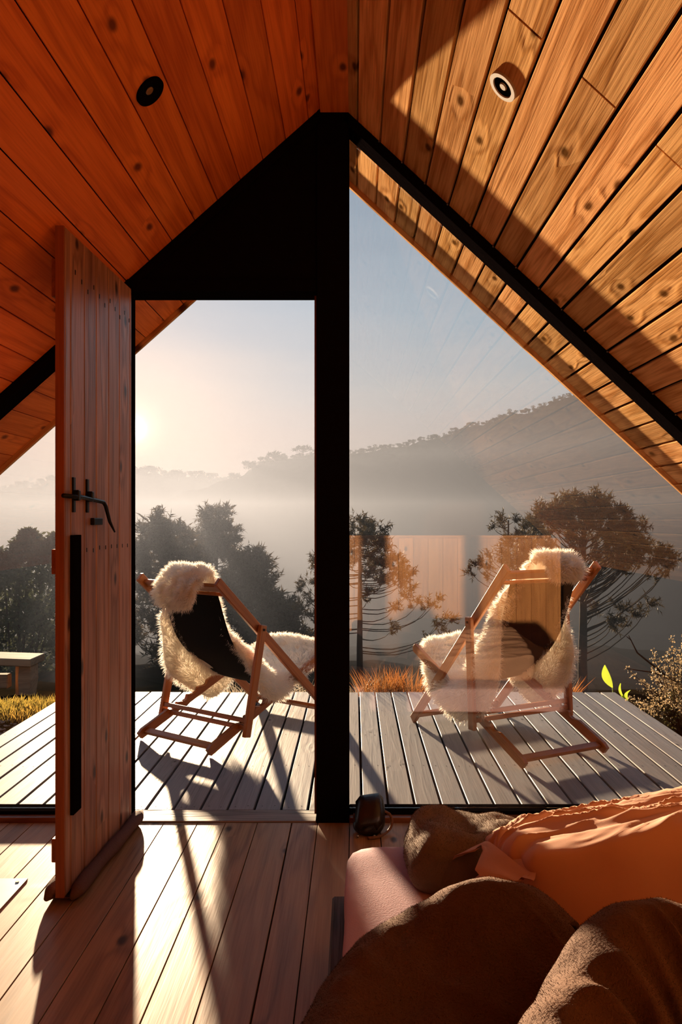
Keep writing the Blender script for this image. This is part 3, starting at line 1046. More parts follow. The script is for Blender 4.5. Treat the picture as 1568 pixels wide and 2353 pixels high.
def araucaria(name, label, base, trunk_top, trunk_r, tufts, rng, tr, fan=0.8, twigs=6, needles=12, nw=0.02, group=None, sag=0.12, mat=None):
    """trunk from base to trunk_top; tufts = list of points (world) carried on curved branches"""
    base, top = Vector(base), Vector(trunk_top)
    root = empty(name, base)
    tag(root, label, 'tree', group)
    H = (top - base).length
    n = 10
    pts = [base.lerp(top, i / (n - 1)) + Vector((0.05 * tr * 3 * noise.noise((i * 0.6, base.x, 1)), 0, 0)) for i in range(n)]
    tube('trunk', M_BARK, pts, [trunk_r * (1.15 - 0.85 * (i / (n - 1)) ** 1.3) for i in range(n)], root, 9)
    gb, gn = Geo(), Geo()
    for p in tufts:
        p = Vector(p)
        rad = Vector((p.x - base.x, p.y - base.y, 0))
        rho = rad.length
        zs = min(p.z - fan * rho, top.z - 0.05)
        zs = max(zs, base.z + 0.25 * H)
        t = (zs - base.z) / (top.z - base.z)
        s = base.lerp(top, t)
        out = rad.normalized() if rho > 1e-4 else Vector((0, 0, 1))
        m1 = s + rad * 0.4 + Vector((0, 0, (p.z - s.z) * 0.28 - sag * rho))
        m2 = s + rad * 0.8 + Vector((0, 0, (p.z - s.z) * 0.68 - sag * rho))
        crv = catmull([s, m1, m2, p], 7)
        br = max(trunk_r * 0.16, 0.010)
        v, f = tube_geo(crv, [br * (1 - 0.11 * i) for i in range(7)], 4, False)
        gb.add(v, f)
        tuft(gn, p, out, tr * rng.uniform(0.8, 1.25), rng, twigs, needles, nw)
        # a few side twigs nearer the trunk
        if rho > tr * 2.5:
            q = crv[5] + rand_dir(rng) * tr * 0.5
            tuft(gn, q, out, tr * 0.7, rng, max(2, twigs // 2), needles, nw)
    gb.build('branches', M_BARK, root, T(*base), True)
    tag(gn.build('needles', mat or M_NEEDLE, root, T(*base)), kind='stuff')
    return root

def P(x, y, Y):
    """a point at distance Y along the sight line of photo position (x, y)"""
    return Vector(((x - 815) / 1700 * Y, Y, CAM_H + (1195 - y) / 1700 * Y))

def dome(cx, top, rx_l, rx_r, drop, Y, n, rng, depth, inner=0.25, shell=0.12):
    """tuft points spread over an umbrella crown (photo units, centred on depth Y)"""
    out = []
    for i in range(n):
        a = rng.uniform(0, 2 * math.pi)
        r = math.sqrt(rng.random()) if rng.random() > inner else rng.random() * 0.8
        ux, uy = r * math.cos(a), r * math.sin(a)
        x = cx + ux * (rx_r if ux > 0 else rx_l)
        y = top + drop * (1 - math.sqrt(max(0, 1 - r * r * 0.96))) + rng.uniform(0, shell) * drop
        p = P(x, y, Y)
        p.y += uy * depth
        out.append(p)
    return out

rng = random.Random(21)
# big umbrella tree on the right
Y = 20.0
tf = dome(1335, 1135, 135, 150, 150, Y, 120, rng, 1.7, shell=0.35)
tf += dome(1440, 1235, 60, 115, 90, Y, 30, rng, 1.2, shell=0.5)
for x, y in ((1500, 1392), (1455, 1412), (1420, 1400), (1400, 1425), (1450, 1290), (1520, 1280), (1550, 1285), (1480, 1250), (1400, 1440), (1375, 1405)):
    q = P(x, y, Y)
    q.y += rng.uniform(-.5, .5)
    tf.append(q)
b = P(1338, 1600, Y)
araucaria('araucaria_tree', 'largest dark umbrella-crowned pine with fanned bare branches, right behind the deck', (b.x, Y, b.z - 1.2), P(1342, 1165, Y), 0.13, tf, rng, 0.34, 0.80, 10, 17, 0.030, sag=0.03)
# slimmer tree in front of it
Y = 16.5
tf = [P(x, y, Y) + Vector((0, rng.uniform(-.5, .5), 0)) for x, y in ((1165, 1190), (1150, 1200), (1182, 1198), (1135, 1212), (1200, 1215), (1165, 1215))]
tf += dome(1172, 1225, 75, 75, 110, Y, 46, rng, 0.8, shell=0.6)
tf += [P(x, y, Y) for x, y in ((1083, 1312), (1095, 1300), (1110, 1290), (1120, 1330), (1240, 1330))]
b = P(1170, 1600, Y)
araucaria('araucaria_tree', 'slim young pine with a small pointed tuft, behind the right deck chair', (b.x, Y, b.z - 1.0), P(1167, 1195, Y), 0.055, tf, rng, 0.24, 0.6, 8, 15, 0.022, sag=0.05)
# tree behind the post
Y = 17.0
tf = dome(826, 1195, 95, 85, 70, Y, 40, rng, 0.9, shell=0.7)
tf += dome(830, 1245, 120, 112, 90, Y, 40, rng, 1.1, shell=0.7)
tf += [P(x, y, Y) + Vector((0, rng.uniform(-.4, .4), 0)) for x, y in ((1008, 1380), (985, 1392), (1020, 1420), (960, 1385), (930, 1372), (905, 1400), (1035, 1428), (1000, 1435), (720, 1300), (700, 1345), (690, 1360), (722, 1380), (735, 1340), (700, 1400), (718, 1415), (880, 1345), (915, 1330), (940, 1320), (760, 1420), (900, 1440))]
b = P(828, 1600, Y)
araucaria('araucaria_tree', 'flat-topped pine with drooping lower branches, just right of the dark central post', (b.x, Y, b.z - 1.0), P(827, 1205, Y), 0.080, tf, rng, 0.27, 0.35, 8, 15, 0.024)
# hazy stand of older trees on the left
stand = [(372, 1185, 78, 78, 150, 32.0, 95, 'round-crowned hazy pine beside the door edge, leftmost of the tall stand'),
         (497, 1165, 62, 64, 190, 37.5, 100, 'tallest hazy pine of the stand, rising above the left deck chair'),
         (575, 1265, 52, 56, 150, 31.0, 80, 'lower hazy pine on the right shoulder of the tall stand'),
         (640, 1375, 52, 60, 120, 27.0, 75, 'short bushy pine sloping down from the stand toward the post'),
         (430, 1330, 70, 80, 130, 26.0, 80, 'dense low pine in front of the tall stand, behind the left deck chair')]
for cx, top, rl, rr, drop, Y, n, lab in stand:
    tf = dome(cx, top, rl, rr, drop, Y, n, rng, 1.6, 0.35, 0.6)
    tf += dome(cx, top + drop * 0.75, rl * 1.05, rr * 1.1, drop, Y, n // 2, rng, 1.6, 0.35, 0.9)
    b = P(cx, 1600, Y)
    araucaria('araucaria_tree', lab, (b.x, Y, b.z - 1.0), P(cx, top + 25, Y), 0.16, tf, rng, 0.66, 0.5, 9, 13, 0.065, 'hazy pines in the valley stand')

def leafy(name, label, base, blobs, mat, rng, leaf, n_per, cat='tree', group=None, trunk=0.06):
    """broadleaf crown: blobs = (centre, radii vector) filled with small leaves"""
    base = Vector(base)
    root = empty(name, base)
    tag(root, label, cat, group)
    gl, gb = Geo(), Geo()
    for c, r in blobs:
        c = Vector(c)
        crv = catmull([base + Vector((rng.uniform(-.03, .03), 0, 0)), base.lerp(c, 0.5) + Vector((0, 0, -0.05)), c], 6)
        v, f = tube_geo(crv, [trunk * (1 - 0.15 * i) for i in range(6)], 5, False)
        gb.add(v, f)
        for _ in range(n_per):
            d = rand_dir(rng) * (rng.random() ** 0.4)
            p = c + Vector((d.x * r[0], d.y * r[1], d.z * r[2]))
            a = rand_dir(rng)
            s = a.cross(rand_dir(rng))
            if s.length < 1e-3:
                continue
            s.normalize()
            L = leaf * rng.uniform(0.6, 1.2)
            k = len(gl.v)
            gl.v.extend((p, p + a * L * 0.5 + s * L * 0.22, p + a * L, p + a * L * 0.5 - s * L * 0.22))
            gl.f.append((k, k + 1, k + 2, k + 3))
    gb.build('stems', M_BARK, root, T(*base), True)
    tag(gl.build('leaves', mat, root, T(*base)), kind='stuff')
    return root

Y = 24.0
b = P(40, 1640, Y)
bl = []
for x, y, r in ((60, 1255, 42), (20, 1290, 40), (110, 1270, 38), (60, 1320, 60), (130, 1330, 55), (-20, 1330, 60), (30, 1400, 70), (110, 1410, 70), (60, 1480, 80), (150, 1480, 60), (-40, 1440, 70), (100, 1560, 80), (10, 1560, 80),
                (62, 1232, 18), (30, 1265, 22), (120, 1242, 20)):
    q = P(x, y, Y)
    q.y += rng.uniform(-.8, .8)
    R = r / 1700 * Y
    bl.append((q, (R, R, R * 0.8)))
leafy('broadleaf_tree', 'pale grey-green leafy tree in mist left of the door', (b.x, Y, b.z - 1.0), bl, M_LEAFGREY, rng, 0.2, 1300, trunk=0.06)

# trees along the far ridges (crowns of stalked leaf clumps, four shapes shared by all)
shapes = []
for k in range(4):
    g = Geo()
    r2 = random.Random(100 + k)
    v, f = tube_geo([(0, 0, 0), (0.05, 0, 0.35), (0, 0, 0.7)], [0.03, 0.025, 0.01], 5, False)
    g.add(v, f)
    lobes = [(Vector((r2.uniform(-.36, .36), r2.uniform(-.36, .36), r2.uniform(0.35, 0.85))), r2.uniform(0.14, 0.24)) for _ in range(11)]
    for c, R in lobes:
        for _ in range(130):
            d = rand_dir(r2) * (r2.random() ** 0.35) * R
            p = c + Vector((d.x, d.y, d.z * 0.75))
            a = rand_dir(r2)
            s = a.cross(rand_dir(r2)).normalized()
            L = 0.075
            n = len(g.v)
            g.v.extend((p, p + a * L * 0.5 + s * L * 0.35, p + a * L, p + a * L * 0.5 - s * L * 0.35))
            g.f.append((n, n + 1, n + 2, n + 3))
    me = bpy.data.meshes.new('ridge_tree')
    me.from_pydata([tuple(q) for q in g.v], [], g.f)
    me.update()
    me.materials.append(M_RIDGE)
    shapes.append(me)

def ridge_tree(x, ridge, dist, size, k, label, group, sink=0.40):
    az = px(x)
    row = (0, 2, 1)[len([q for q in bpy.data.objects if q.name.startswith('ridge_tree')]) % 3]
    dist -= row * (8.5 if dist < 500 else 19.0)
    z = CAM_H + lerp_table(ridge, az) * dist
    o = bpy.data.objects.new('ridge_tree', shapes[k])
    put(o, None, T(az * dist, dist - 3, z - sink * size) @ Matrix.Rotation(rng.uniform(0, 6.28), 4, 'Z') @ Matrix.Diagonal((size * 1.15, size * 1.15, size, 1)))
    tag(o, label, 'tree', group)
    return o
x = 545
while x < 1480:
    sz = rng.uniform(3.2, 6.2) * (1.25 if x < 640 else 0.8)
    ridge_tree(x, RIDGE_A, DA, sz, rng.randrange(4), 'small round tree on the crest of the near forested hill, right of the gap', 'trees along the near hill crest')
    x += sz * 1.15 / DA * 1700 * rng.uniform(0.6, 1.1)
x = -60
while x < 545:
    sz = rng.uniform(7, 13)
    ridge_tree(x, RIDGE_B, DB, sz, rng.randrange(4), 'faint round tree on the far hazy ridge under the sun', 'trees along the far ridge')
    x += sz * 1.15 / DB * 1700 * rng.uniform(0.55, 0.9)
# two umbrella pines standing on the crest
for cx, top, w, lab in ((632, 1040, 20, 'small dense umbrella pine on the hill crest, left of the flat-topped one'), (697, 1027, 24, 'thin-stemmed flat-topped umbrella pine alone on the hill crest near the post')):
    Yd = DA - 4
    tf = dome(cx, top, w, w, 9 if cx > 650 else 16, Yd, 40 if cx > 650 else 60, rng, 4.0, 0.3, 0.5)
    if cx > 650:
        tf += [P(x, y, Yd) for x, y in ((683, 1050), (690, 1046), (708, 1047), (712, 1044), (678, 1056))]
    b = P(cx, 1070, Yd)
    araucaria('umbrella_pine', lab, b, P(cx, top + 6, Yd), 0.42, tf, rng, 1.5, 0.3, 5, 7, 0.30, None, 0.05, M_RIDGE)
# ================================================================== planting around the deck
M_REDGRASS = make_leaf('rust_grass', (0.40, 0.14, 0.035), (0.22, 0.10, 0.03), trans=0.5, spec=0.2)
M_PALEGRASS = make_leaf('pale_grass', (0.42, 0.35, 0.26), (0.25, 0.20, 0.14), trans=0.4, spec=0.2)
M_YELGRASS = make_leaf('golden_grass', (0.42, 0.24, 0.05), (0.30, 0.24, 0.05), trans=0.5, spec=0.2)
M_GREENLEAF = make_leaf('bright_green_leaf', (0.16, 0.24, 0.025), (0.12, 0.19, 0.02), trans=0.55, tcol=(0.45, 0.55, 0.05), spec=0.35)
M_SEED = make_leaf('pale_seed_heads', (0.42, 0.32, 0.19), (0.30, 0.22, 0.12), trans=0.4, spec=0.2)
M_SPRIG = make_leaf('olive_sprigs', (0.10, 0.085, 0.03), (0.06, 0.055, 0.02), trans=0.3)
M_STONE = make_plain('gravel', (0.24, 0.18, 0.14), rough=0.9, spec=0.2, bscale=20.0, col2=(0.10, 0.08, 0.07))
M_LOG = make_wood('weathered_bench_wood', (0.36, 0.21, 0.12), (0.19, 0.105, 0.06), rough=0.8, knots=0.1, vary=0.1)

def grass_clump(name, label, c, mat, rng, n, h, spread, arch=0.3, w=0.006, group=None, cat='grass'):
    c = Vector(c)
    g = Geo()
    for _ in range(n):
        a = rng.uniform(0, 6.283)
        r = spread * math.sqrt(rng.random())
        p = c + Vector((r * math.cos(a), r * math.sin(a), 0))
        lean = Vector((math.cos(a), math.sin(a), 0)) * rng.uniform(0, arch) + rand_dir(rng) * 0.12
        d = (Vector((0, 0, 1)) + lean).normalized()
        L = h * rng.uniform(0.5, 1.15)
        s = d.cross(rand_dir(rng))
        if s.length < 1e-3:
            continue
        g.blade(p, d, L, w, s.normalized(), Vector((math.cos(a), math.sin(a), -0.6)) * L * arch * 0.6)
    o = g.build(name, mat, None, T(*c))
    tag(o, label, cat, group)
    return o

rng = random.Random(33)
def gpt(x, Y):
    X = (x - 815) / 1700 * Y
    return (X, Y, ground_z(X, Y) - 0.01)
spots = [(862, 'rust-red grass tuft behind the deck edge, left end of the red row by the post'), (893, 'rust-red grass tuft second along the red row from the post'),
         (922, 'rust-red grass tuft in the red row, left of the fluffy sheepskin end'), (946, 'rust-red grass tuft touching the front of the right deck chair')]
for i, (x, lab) in enumerate(spots):
    grass_clump('grass_tuft', lab, gpt(x, 5.42 + 0.08 * (i % 2)), M_REDGRASS, rng, 170, 0.33, 0.075, 0.35)
grass_clump('arching_grass', 'pale arching grass clump right beside the dark central post', gpt(828, 5.40), M_PALEGRASS, rng, 150, 0.33, 0.05, 0.9, 0.005)
for x, lab in ((1258, 'rusty grass tuft seen under the right deck chair seat, left one'), (1290, 'rusty grass tuft beside the rear strut of the right deck chair')):
    grass_clump('grass_tuft', lab, gpt(x, 5.45), M_REDGRASS, rng, 150, 0.26, 0.08, 0.4)
for x, lab in ((545, 'dry brown grass tuft behind the left deck chair frame'), (590, 'dry brown grass tuft glimpsed through the left deck chair struts'), (640, 'dry brown grass tuft under the seat of the left deck chair'), (700, 'dry brown grass tuft just left of the central post'), (1130, 'dry brown grass tuft behind the crossing legs of the right chair')):
    grass_clump('grass_tuft', lab, gpt(x, 5.45), M_PALEGRASS, rng, 130, 0.24, 0.09, 0.7)
# golden grass strip and gravel on the left
g = Geo()
for _ in range(4200):
    X, Yy = rng.uniform(-4.2, -2.07), rng.uniform(5.0, 5.75)
    if Yy < 5.0 + 0.25 * noise.noise((X * 3, 0, 0)):
        continue
    p = Vector((X, Yy, ground_z(X, Yy) - 0.005))
    d = (Vector((0, 0, 1)) + rand_dir(rng) * 0.55).normalized()
    s = d.cross(rand_dir(rng)).normalized()
    g.blade(p, d, rng.uniform(0.04, 0.095), 0.008, s, rand_dir(rng) * 0.015)
tag(g.build('golden_grass', M_YELGRASS), 'short golden grass lit by the low sun left of the deck', 'grass', kind='stuff')
g = Geo()
ico = [Vector(v) for v in ((0, 0, 1), (.9, 0, .2), (.28, .85, .2), (-.72, .53, .2), (-.72, -.53, .2), (.28, -.85, .2), (0, 0, -.6))]
icf = [(0, 1, 2), (0, 2, 3), (0, 3, 4), (0, 4, 5), (0, 5, 1), (6, 2, 1), (6, 3, 2), (6, 4, 3), (6, 5, 4), (6, 1, 5)]
for _ in range(1800):
    X, Yy = rng.uniform(-3.4, -2.05), rng.uniform(3.3, 5.05)
    r = rng.uniform(0.008, 0.02)
    M = T(X, Yy, ground_z(X, Yy) + r * 0.3) @ Matrix.Rotation(rng.uniform(0, 6.28), 4, 'Z') @ Matrix.Diagonal((r * rng.uniform(.8, 1.4), r, r * 0.7, 1))
    g.add([M @ v for v in ico], icf)
tag(g.build('gravel', M_STONE), 'grey gravel strip between deck and golden grass', 'gravel', kind='stuff')

# rustic bench down on the slope
Yb = 7.4
bc = Vector((-3.62, Yb, ground_z(-3.6, Yb)))
bench = empty('log_bench', bc)
tag(bench, 'weathered rustic wooden bench on the slope left of the door', 'bench')
zt = CAM_H + (1195 - 1512) / 1700 * Yb
z0 = bc.z - 0.03
bar('seat_plank', M_LOG, (-4.6, Yb, zt + 0.03), (-3.17, Yb, zt - 0.02), (0, 0, 1), 0.34, 0.075, bench, 0.008)
for xx in (-3.26, -4.4):
    prism('leg', M_LOG, [(-0.05, z0), (0.03, z0), (0.06, z0 + (zt - z0) * 0.5), (0.055, zt - 0.05), (-0.055, zt - 0.05), (-0.07, z0 + (zt - z0) * 0.5)], Matrix(((1, 0, 0, xx), (0, 0, -1, Yb + 0.09), (0, 1, 0, 0), (0, 0, 0, 1))), 0.18, bench, 0.004)
bar('back_post', M_LOG, (-3.42, Yb + 0.15, z0), (-3.42, Yb + 0.15, zt - 0.04), (0, 1, 0), 0.06, 0.06, bench, 0.004)
bar('stretcher', M_LOG, (-4.4, Yb, z0 + (zt - z0) * 0.45), (-3.45, Yb, z0 + (zt - z0) * 0.45), (0, 0, 1), 0.10, 0.14, bench, 0.01)

# flowering shrub at the right of the deck
sb = Vector((2.16, 4.72, ground_z(2.16, 4.72)))
shrub = empty('seed_head_shrub', sb)
tag(shrub, 'bushy shrub with pale seed heads overhanging the right deck corner', 'shrub')
gs, gp, gl = Geo(), Geo(), Geo()
for i in range(150):
    a = rng.uniform(0, 6.283)
    r = rng.uniform(0.05, 0.46)
    hgt = rng.uniform(0.28, 0.66) * (1 - 0.45 * (r / 0.46) ** 2)
    tip = sb + Vector((r * math.cos(a) * 1.0 + 0.05, r * math.sin(a), hgt))
    root_p = sb + Vector((0.08 * math.cos(a), 0.08 * math.sin(a), 0))
    crv = catmull([root_p, root_p.lerp(tip, 0.5) + Vector((0, 0, 0.05)), tip], 8)
    v, f = tube_geo(crv, [0.004 - 0.0004 * k for k in range(8)], 4, False)
    gs.add(v, f)
    for k in range(60):
        t = rng.random()
        seg = crv[min(7, int(2 + t * 6))]
        d = rand_dir(rng)
        p = seg + d * rng.uniform(0.004, 0.020)
        s = d.cross(rand_dir(rng)).normalized()
        gg = gp if t > 0.35 else gl
        n = len(gg.v)
        L = rng.uniform(0.010, 0.018)
        gg.v.extend((p, p + d * L * 0.5 + s * L * 0.4, p + d * L, p + d * L * 0.5 - s * L * 0.4))
        gg.f.append((n, n + 1, n + 2, n + 3))
gs.build('stems', M_BARK, shrub, T(*sb))
tag(gp.build('seed_heads', M_SEED, shrub, T(*sb)), kind='stuff')
tag(gl.build('leaves', M_SPRIG, shrub, T(*sb)), kind='stuff')
# taller sprig behind it
sb2 = Vector((2.52, 5.05, ground_z(2.52, 5.05)))
shrub2 = empty('seed_head_shrub', sb2)
tag(shrub2, 'tall pale seed-head sprigs at the right frame edge above the shrub', 'shrub')
gs, gp = Geo(), Geo()
for i in range(16):
    tip = sb2 + Vector((rng.uniform(-0.28, 0.2), rng.uniform(-.15, .15), rng.uniform(0.45, 0.80)))
    crv = catmull([sb2, sb2.lerp(tip, 0.5) + Vector((0.03, 0, 0.05)), tip], 8)
    v, f = tube_geo(crv, [0.004 - 0.0004 * k for k in range(8)], 4, False)
    gs.add(v, f)
    for k in range(90):
        seg = crv[4 + rng.randrange(4)]
        d = rand_dir(rng)
        p = seg + d * rng.uniform(0.004, 0.03)
        s = d.cross(rand_dir(rng)).normalized()
        n = len(gp.v)
        L = rng.uniform(0.010, 0.02)
        gp.v.extend((p, p + d * L * 0.5 + s * L * 0.4, p + d * L, p + d * L * 0.5 - s * L * 0.4))
        gp.f.append((n, n + 1, n + 2, n + 3))
gs.build('stems', M_BARK, shrub2, T(*sb2))
tag(gp.build('seed_heads', M_SEED, shrub2, T(*sb2)), kind='stuff')
# bare forked twig leaning in from the right
Yt = 4.9
tw = empty('bare_twig', (2.35, Yt, ground_z(2.35, Yt)))
tag(tw, 'dark leafless forked twig rising from the shrub at right', 'twig')
a = P(1600, 1590, Yt)
tube('stem', M_BARK, [(2.35, Yt, ground_z(2.35, Yt)), a, P(1530, 1552, Yt), P(1465, 1500, Yt), P(1445, 1460, Yt)], [0.010, 0.009, 0.008, 0.006, 0.003], tw, 7)
tube('side_twig', M_BARK, [P(1560, 1568, Yt), P(1500, 1545, Yt), P(1440, 1536, Yt)], [0.006, 0.005, 0.003], tw, 6)
tube('side_twig', M_BARK, [P(1452, 1472, Yt), P(1440, 1462, Yt)], [0.004, 0.002], tw, 6)

def broad_leaf(parent, base, tip, width, side, mat):
    base, tip, side = Vector(base), Vector(tip), Vector(side).normalized()
    d = tip - base
    nrm = d.cross(side).normalized()
    g = Geo()
    N = 9
    for i in range(N):
        t = i / (N - 1)
        w = width * math.sin(math.pi * min(1, t * 0.96 + 0.02)) ** 0.8 * (1 - 0.35 * t)
        c = base + d * t + nrm * (0.02 * math.sin(t * 3.0))
        g.v.extend((c - side * w + nrm * 0.012 * w / width, c - nrm * 0.006, c + side * w + nrm * 0.012 * w / width))
    for i in range(N - 1):
        for j in range(2):
            a = i * 3 + j
            g.f.append((a, a + 1, a + 4, a + 3))
    return g.build('leaf', mat, parent, WM[parent.name], True)
Yp = 5.35
for lab, leaves in (('single upright bright green leaf on a stalk behind the deck, backlit', [((1411, 1612), (1408, 1580), (1391, 1528), 0.045)]),
                    ('small green two-leaf seedling at the far right deck corner', [((1440, 1625), (1436, 1606), (1427, 1570), 0.014), ((1441, 1625), (1443, 1609), (1449, 1586), 0.020), ((1440, 1625), (1440, 1609), (1433, 1598), 0.02)])):
    x0 = leaves[0][0][0]
    bp = P(x0, 1625, Yp)
    bp.z = ground_z(bp.x, Yp)
    pl = empty('leafy_seedling', bp)
    tag(pl, lab, 'plant')
    for s0, s1, tp, w in leaves:
        tube('stalk', M_GREENLEAF, [bp, P(*s0, Yp), P(*s1, Yp)], [0.004, 0.0035, 0.003], pl, 6)
        broad_leaf(pl, P(*s1, Yp), P(*tp, Yp), w, (0.9, 0.35, 0.1), M_GREENLEAF)
# ================================================================== the bed in the foreground
def make_cloth(name, col, col2, rough=0.9, sheen=0.0, trans=0.0, tcol=None, bump=0.25, bscale=260.0, nscale=6.0):
    k = NT(name)
    v, r = k.coords()
    n = k.noise(v, nscale, 4.0, 0.6)
    fine = k.noise(v, bscale, 3.0, 0.6)
    c = k.mix(k.rng(n, 0.3, 0.7), col, col2)
    b = k.n('ShaderNodeBsdfPrincipled', {'Base Color': c, 'Roughness': rough, 'Specular IOR Level': 0.15, 'Sheen Weight': sheen, 'Sheen Roughness': 0.45,
                                         'Sheen Tint': tuple(min(1, x * 2.2) for x in col) + (1,), 'Normal': k.bump(fine, bump, 0.004)})
    sh = b.outputs[0]
    if trans:
        t = k.n('ShaderNodeBsdfTranslucent', {'Color': tcol or col})
        sh = k.n('ShaderNodeMixShader', {0: trans, 1: sh, 2: t.outputs[0]}).outputs[0]
    return k.done(sh)

M_SHEET = make_cloth('mauve_sheet', (0.54, 0.38, 0.42), (0.50, 0.35, 0.39))
M_TAUPE = make_cloth('taupe_pillow_plush', (0.185, 0.13, 0.095), (0.15, 0.105, 0.075), sheen=0.15, bump=0.5)
M_PEACH = make_cloth('peach_pillowcase', (0.62, 0.36, 0.245), (0.58, 0.33, 0.22), rough=0.85, trans=0.14, tcol=(0.80, 0.28, 0.09, 1), bump=0.1, bscale=500)
M_FLEECE = make_cloth('brown_fleece', (0.105, 0.054, 0.031), (0.08, 0.04, 0.023), sheen=0.5, bump=0.7, bscale=200)
M_PALLET = make_wood('rough_grey_slab', (0.12, 0.11, 0.105), (0.035, 0.032, 0.03), rough=0.8, knots=0.1, ring=0.6, fibre=0.7, bump=0.8, vary=0.1)

bed_base = empty('bed_base', (0.8, 0.7, 0))
tag(bed_base, 'rough dark grey timber slab base showing along the edge of the mattress', 'bed base')
rng = random.Random(71)
for i in range(6):
    y1 = 2.05 - i * 0.46
    abox('slab', M_PALLET, (-0.058 + rng.uniform(-.008, .006), 1.36), (y1 - 0.455, y1), (0.09, 0.160), bed_base, 0.006, 'Y')
for xx in (0.0, 0.65, 1.28):
    abox('bearer', M_PALLET, (xx - 0.03, xx + 0.05), (-0.68, 1.98), (0.0, 0.09), bed_base, 0.004, 'Y')

def rounded_block(nseg, corners, power, puff, disp, mat, name, parent, world):
    """closed soft block: cube grid -> superellipsoid-ish -> trilinear map to 8 corners (x,y,z bits) + displacement"""
    bm = bmesh.new()
    bmesh.ops.create_cube(bm, size=2.0)
    bmesh.ops.subdivide_edges(bm, edges=bm.edges[:], cuts=nseg, use_grid_fill=True)
    C = [Vector(c) for c in corners]
    inv = world.inverted()
    par = {}
    for v in bm.verts:
        p = v.co
        m = (abs(p.x) ** power + abs(p.y) ** power + abs(p.z) ** power) ** (1.0 / power)
        q = p / m
        u, w, t = (q.x + 1) / 2, (q.y + 1) / 2, (q.z + 1) / 2
        # plump the middle of top and bottom
        t = 0.5 + (t - 0.5) * (1 + puff * (1 - q.x ** 2) * (1 - q.y ** 2))
        r = Vector((0, 0, 0))
        for i in range(8):
            a = (u if i & 1 else 1 - u) * (w if i & 2 else 1 - w) * (t if i & 4 else 1 - t)
            r += C[i] * a
        par[v] = q.copy()
        v.co = r
    bm.normal_update()
    moves = [(v, v.normal * disp(v.co, par[v])) for v in bm.verts]
    for v, d in moves:
        v.co = inv @ (v.co + d)
    return bm_obj(name, bm, mat, parent, world, True)

def ridged(v):
    return 1 - abs(noise.noise(v)) * 2

# mattress with its fitted sheet
mc = T(0.65, 0.75, 0.16)
x0, x1, y0, y1, z0, z1 = -0.022, 1.32, -0.66, 2.05, 0.166, 0.300
cor = [((x0, x1)[i & 1], (y0, y1)[(i >> 1) & 1], (z0, z1)[(i >> 2) & 1]) for i in range(8)]
def dm(p, q):
    return 0.004 * noise.noise((p.x * 7, p.y * 7, 1)) + 0.003 * ridged((p.x * 3 + p.y * 9, p.y * 5, 2)) * (1 if q.z > 0.5 else 0.4)
mattress = rounded_block(38, cor, 26.0, 0.0, dm, M_SHEET, 'mattress', None, mc)
tag(mattress, 'floor-level mattress in a smooth mauve fitted sheet', 'mattress')

# taupe plush pillow
cor = [(0.125, 1.72, 0.288), (0.50, 1.80, 0.288), (0.13, 2.09, 0.288), (0.52, 2.10, 0.288),
       (0.125, 1.75, 0.425), (0.48, 1.82, 0.40), (0.145, 2.06, 0.43), (0.48, 2.08, 0.375)]
def dp(p, q):
    d = 0.016 * noise.noise((p.x * 9, p.y * 9, p.z * 9)) + 0.010 * noise.noise((p.x * 22, p.y * 17, p.z * 18))
    dent = math.exp(-(((p.x - 0.30) / 0.05) ** 2 + ((p.y - 1.93) / 0.07) ** 2)) * 0.035 + math.exp(-(((p.x - 0.22) / 0.03) ** 2 + ((p.y - 1.84) / 0.05) ** 2)) * 0.014
    return d - (dent if q.z > 0.2 else 0)
pil = rounded_block(34, cor, 3.6, 0.35, dp, M_TAUPE, 'pillow', None, T(0.36, 1.9, 0.29))
tag(pil, 'dented taupe plush pillow on the mattress nearest the window', 'pillow')
PILLOW = pil

# peach pillow: body, front panel turned to the camera, open hem with loose corners
pw = T(0.7, 1.7, 0.30)
cor = [(0.375, 1.475, 0.312), (0.98, 1.42, 0.30), (0.30, 1.84, 0.305), (1.0, 1.98, 0.30),
       (0.372, 1.565, 0.500), (0.96, 1.60, 0.600), (0.315, 1.88, 0.415), (0.98, 2.08, 0.480)]
def dq(p, q):
    top = max(0.0, q.z) ** 0.5 if q.z > 0 else 0.0
    back = 1.0 if q.y > -0.55 else max(0.0, (q.y + 1.0) / 0.45)
    u = (q.x + 1) / 2
    fan = q.y * (0.55 + 0.9 * u)
    w1 = ridged((fan * 3.4 + 0.7 * noise.noise((u * 3, q.y * 2, 4)), u * 1.3, 3.1))
    w2 = ridged((fan * 6.3 + 1.1 * noise.noise((u * 4, q.y * 3, 9)), u * 2.6, 7.7))
    amp = 0.030 * (0.35 + 0.65 * math.exp(-((u - 0.22) / 0.38) ** 2))
    d = (max(0.0, w1) ** 2 * amp + max(0.0, w2) ** 2 * amp * 0.35 - 0.012) * back * (0.35 + 0.65 * top)
    d += 0.012 * noise.noise((p.x * 5, p.y * 5, p.z * 5))
    # shallow ripples on the hanging front panel
    if q.y < -0.5:
        d += 0.009 * noise.noise((p.x * 7 + p.z * 5, 2.0, p.z * 6)) * (1 - back)
    return d
peach = bpy.data.objects.new('peach_pillow', None)
put(peach, None, pw)
tag(peach, 'large peach cotton pillow with creased top and shaded orange front', 'pillow')
rounded_block(64, cor, 9.0, 0.05, dq, M_PEACH, 'body', peach, pw)
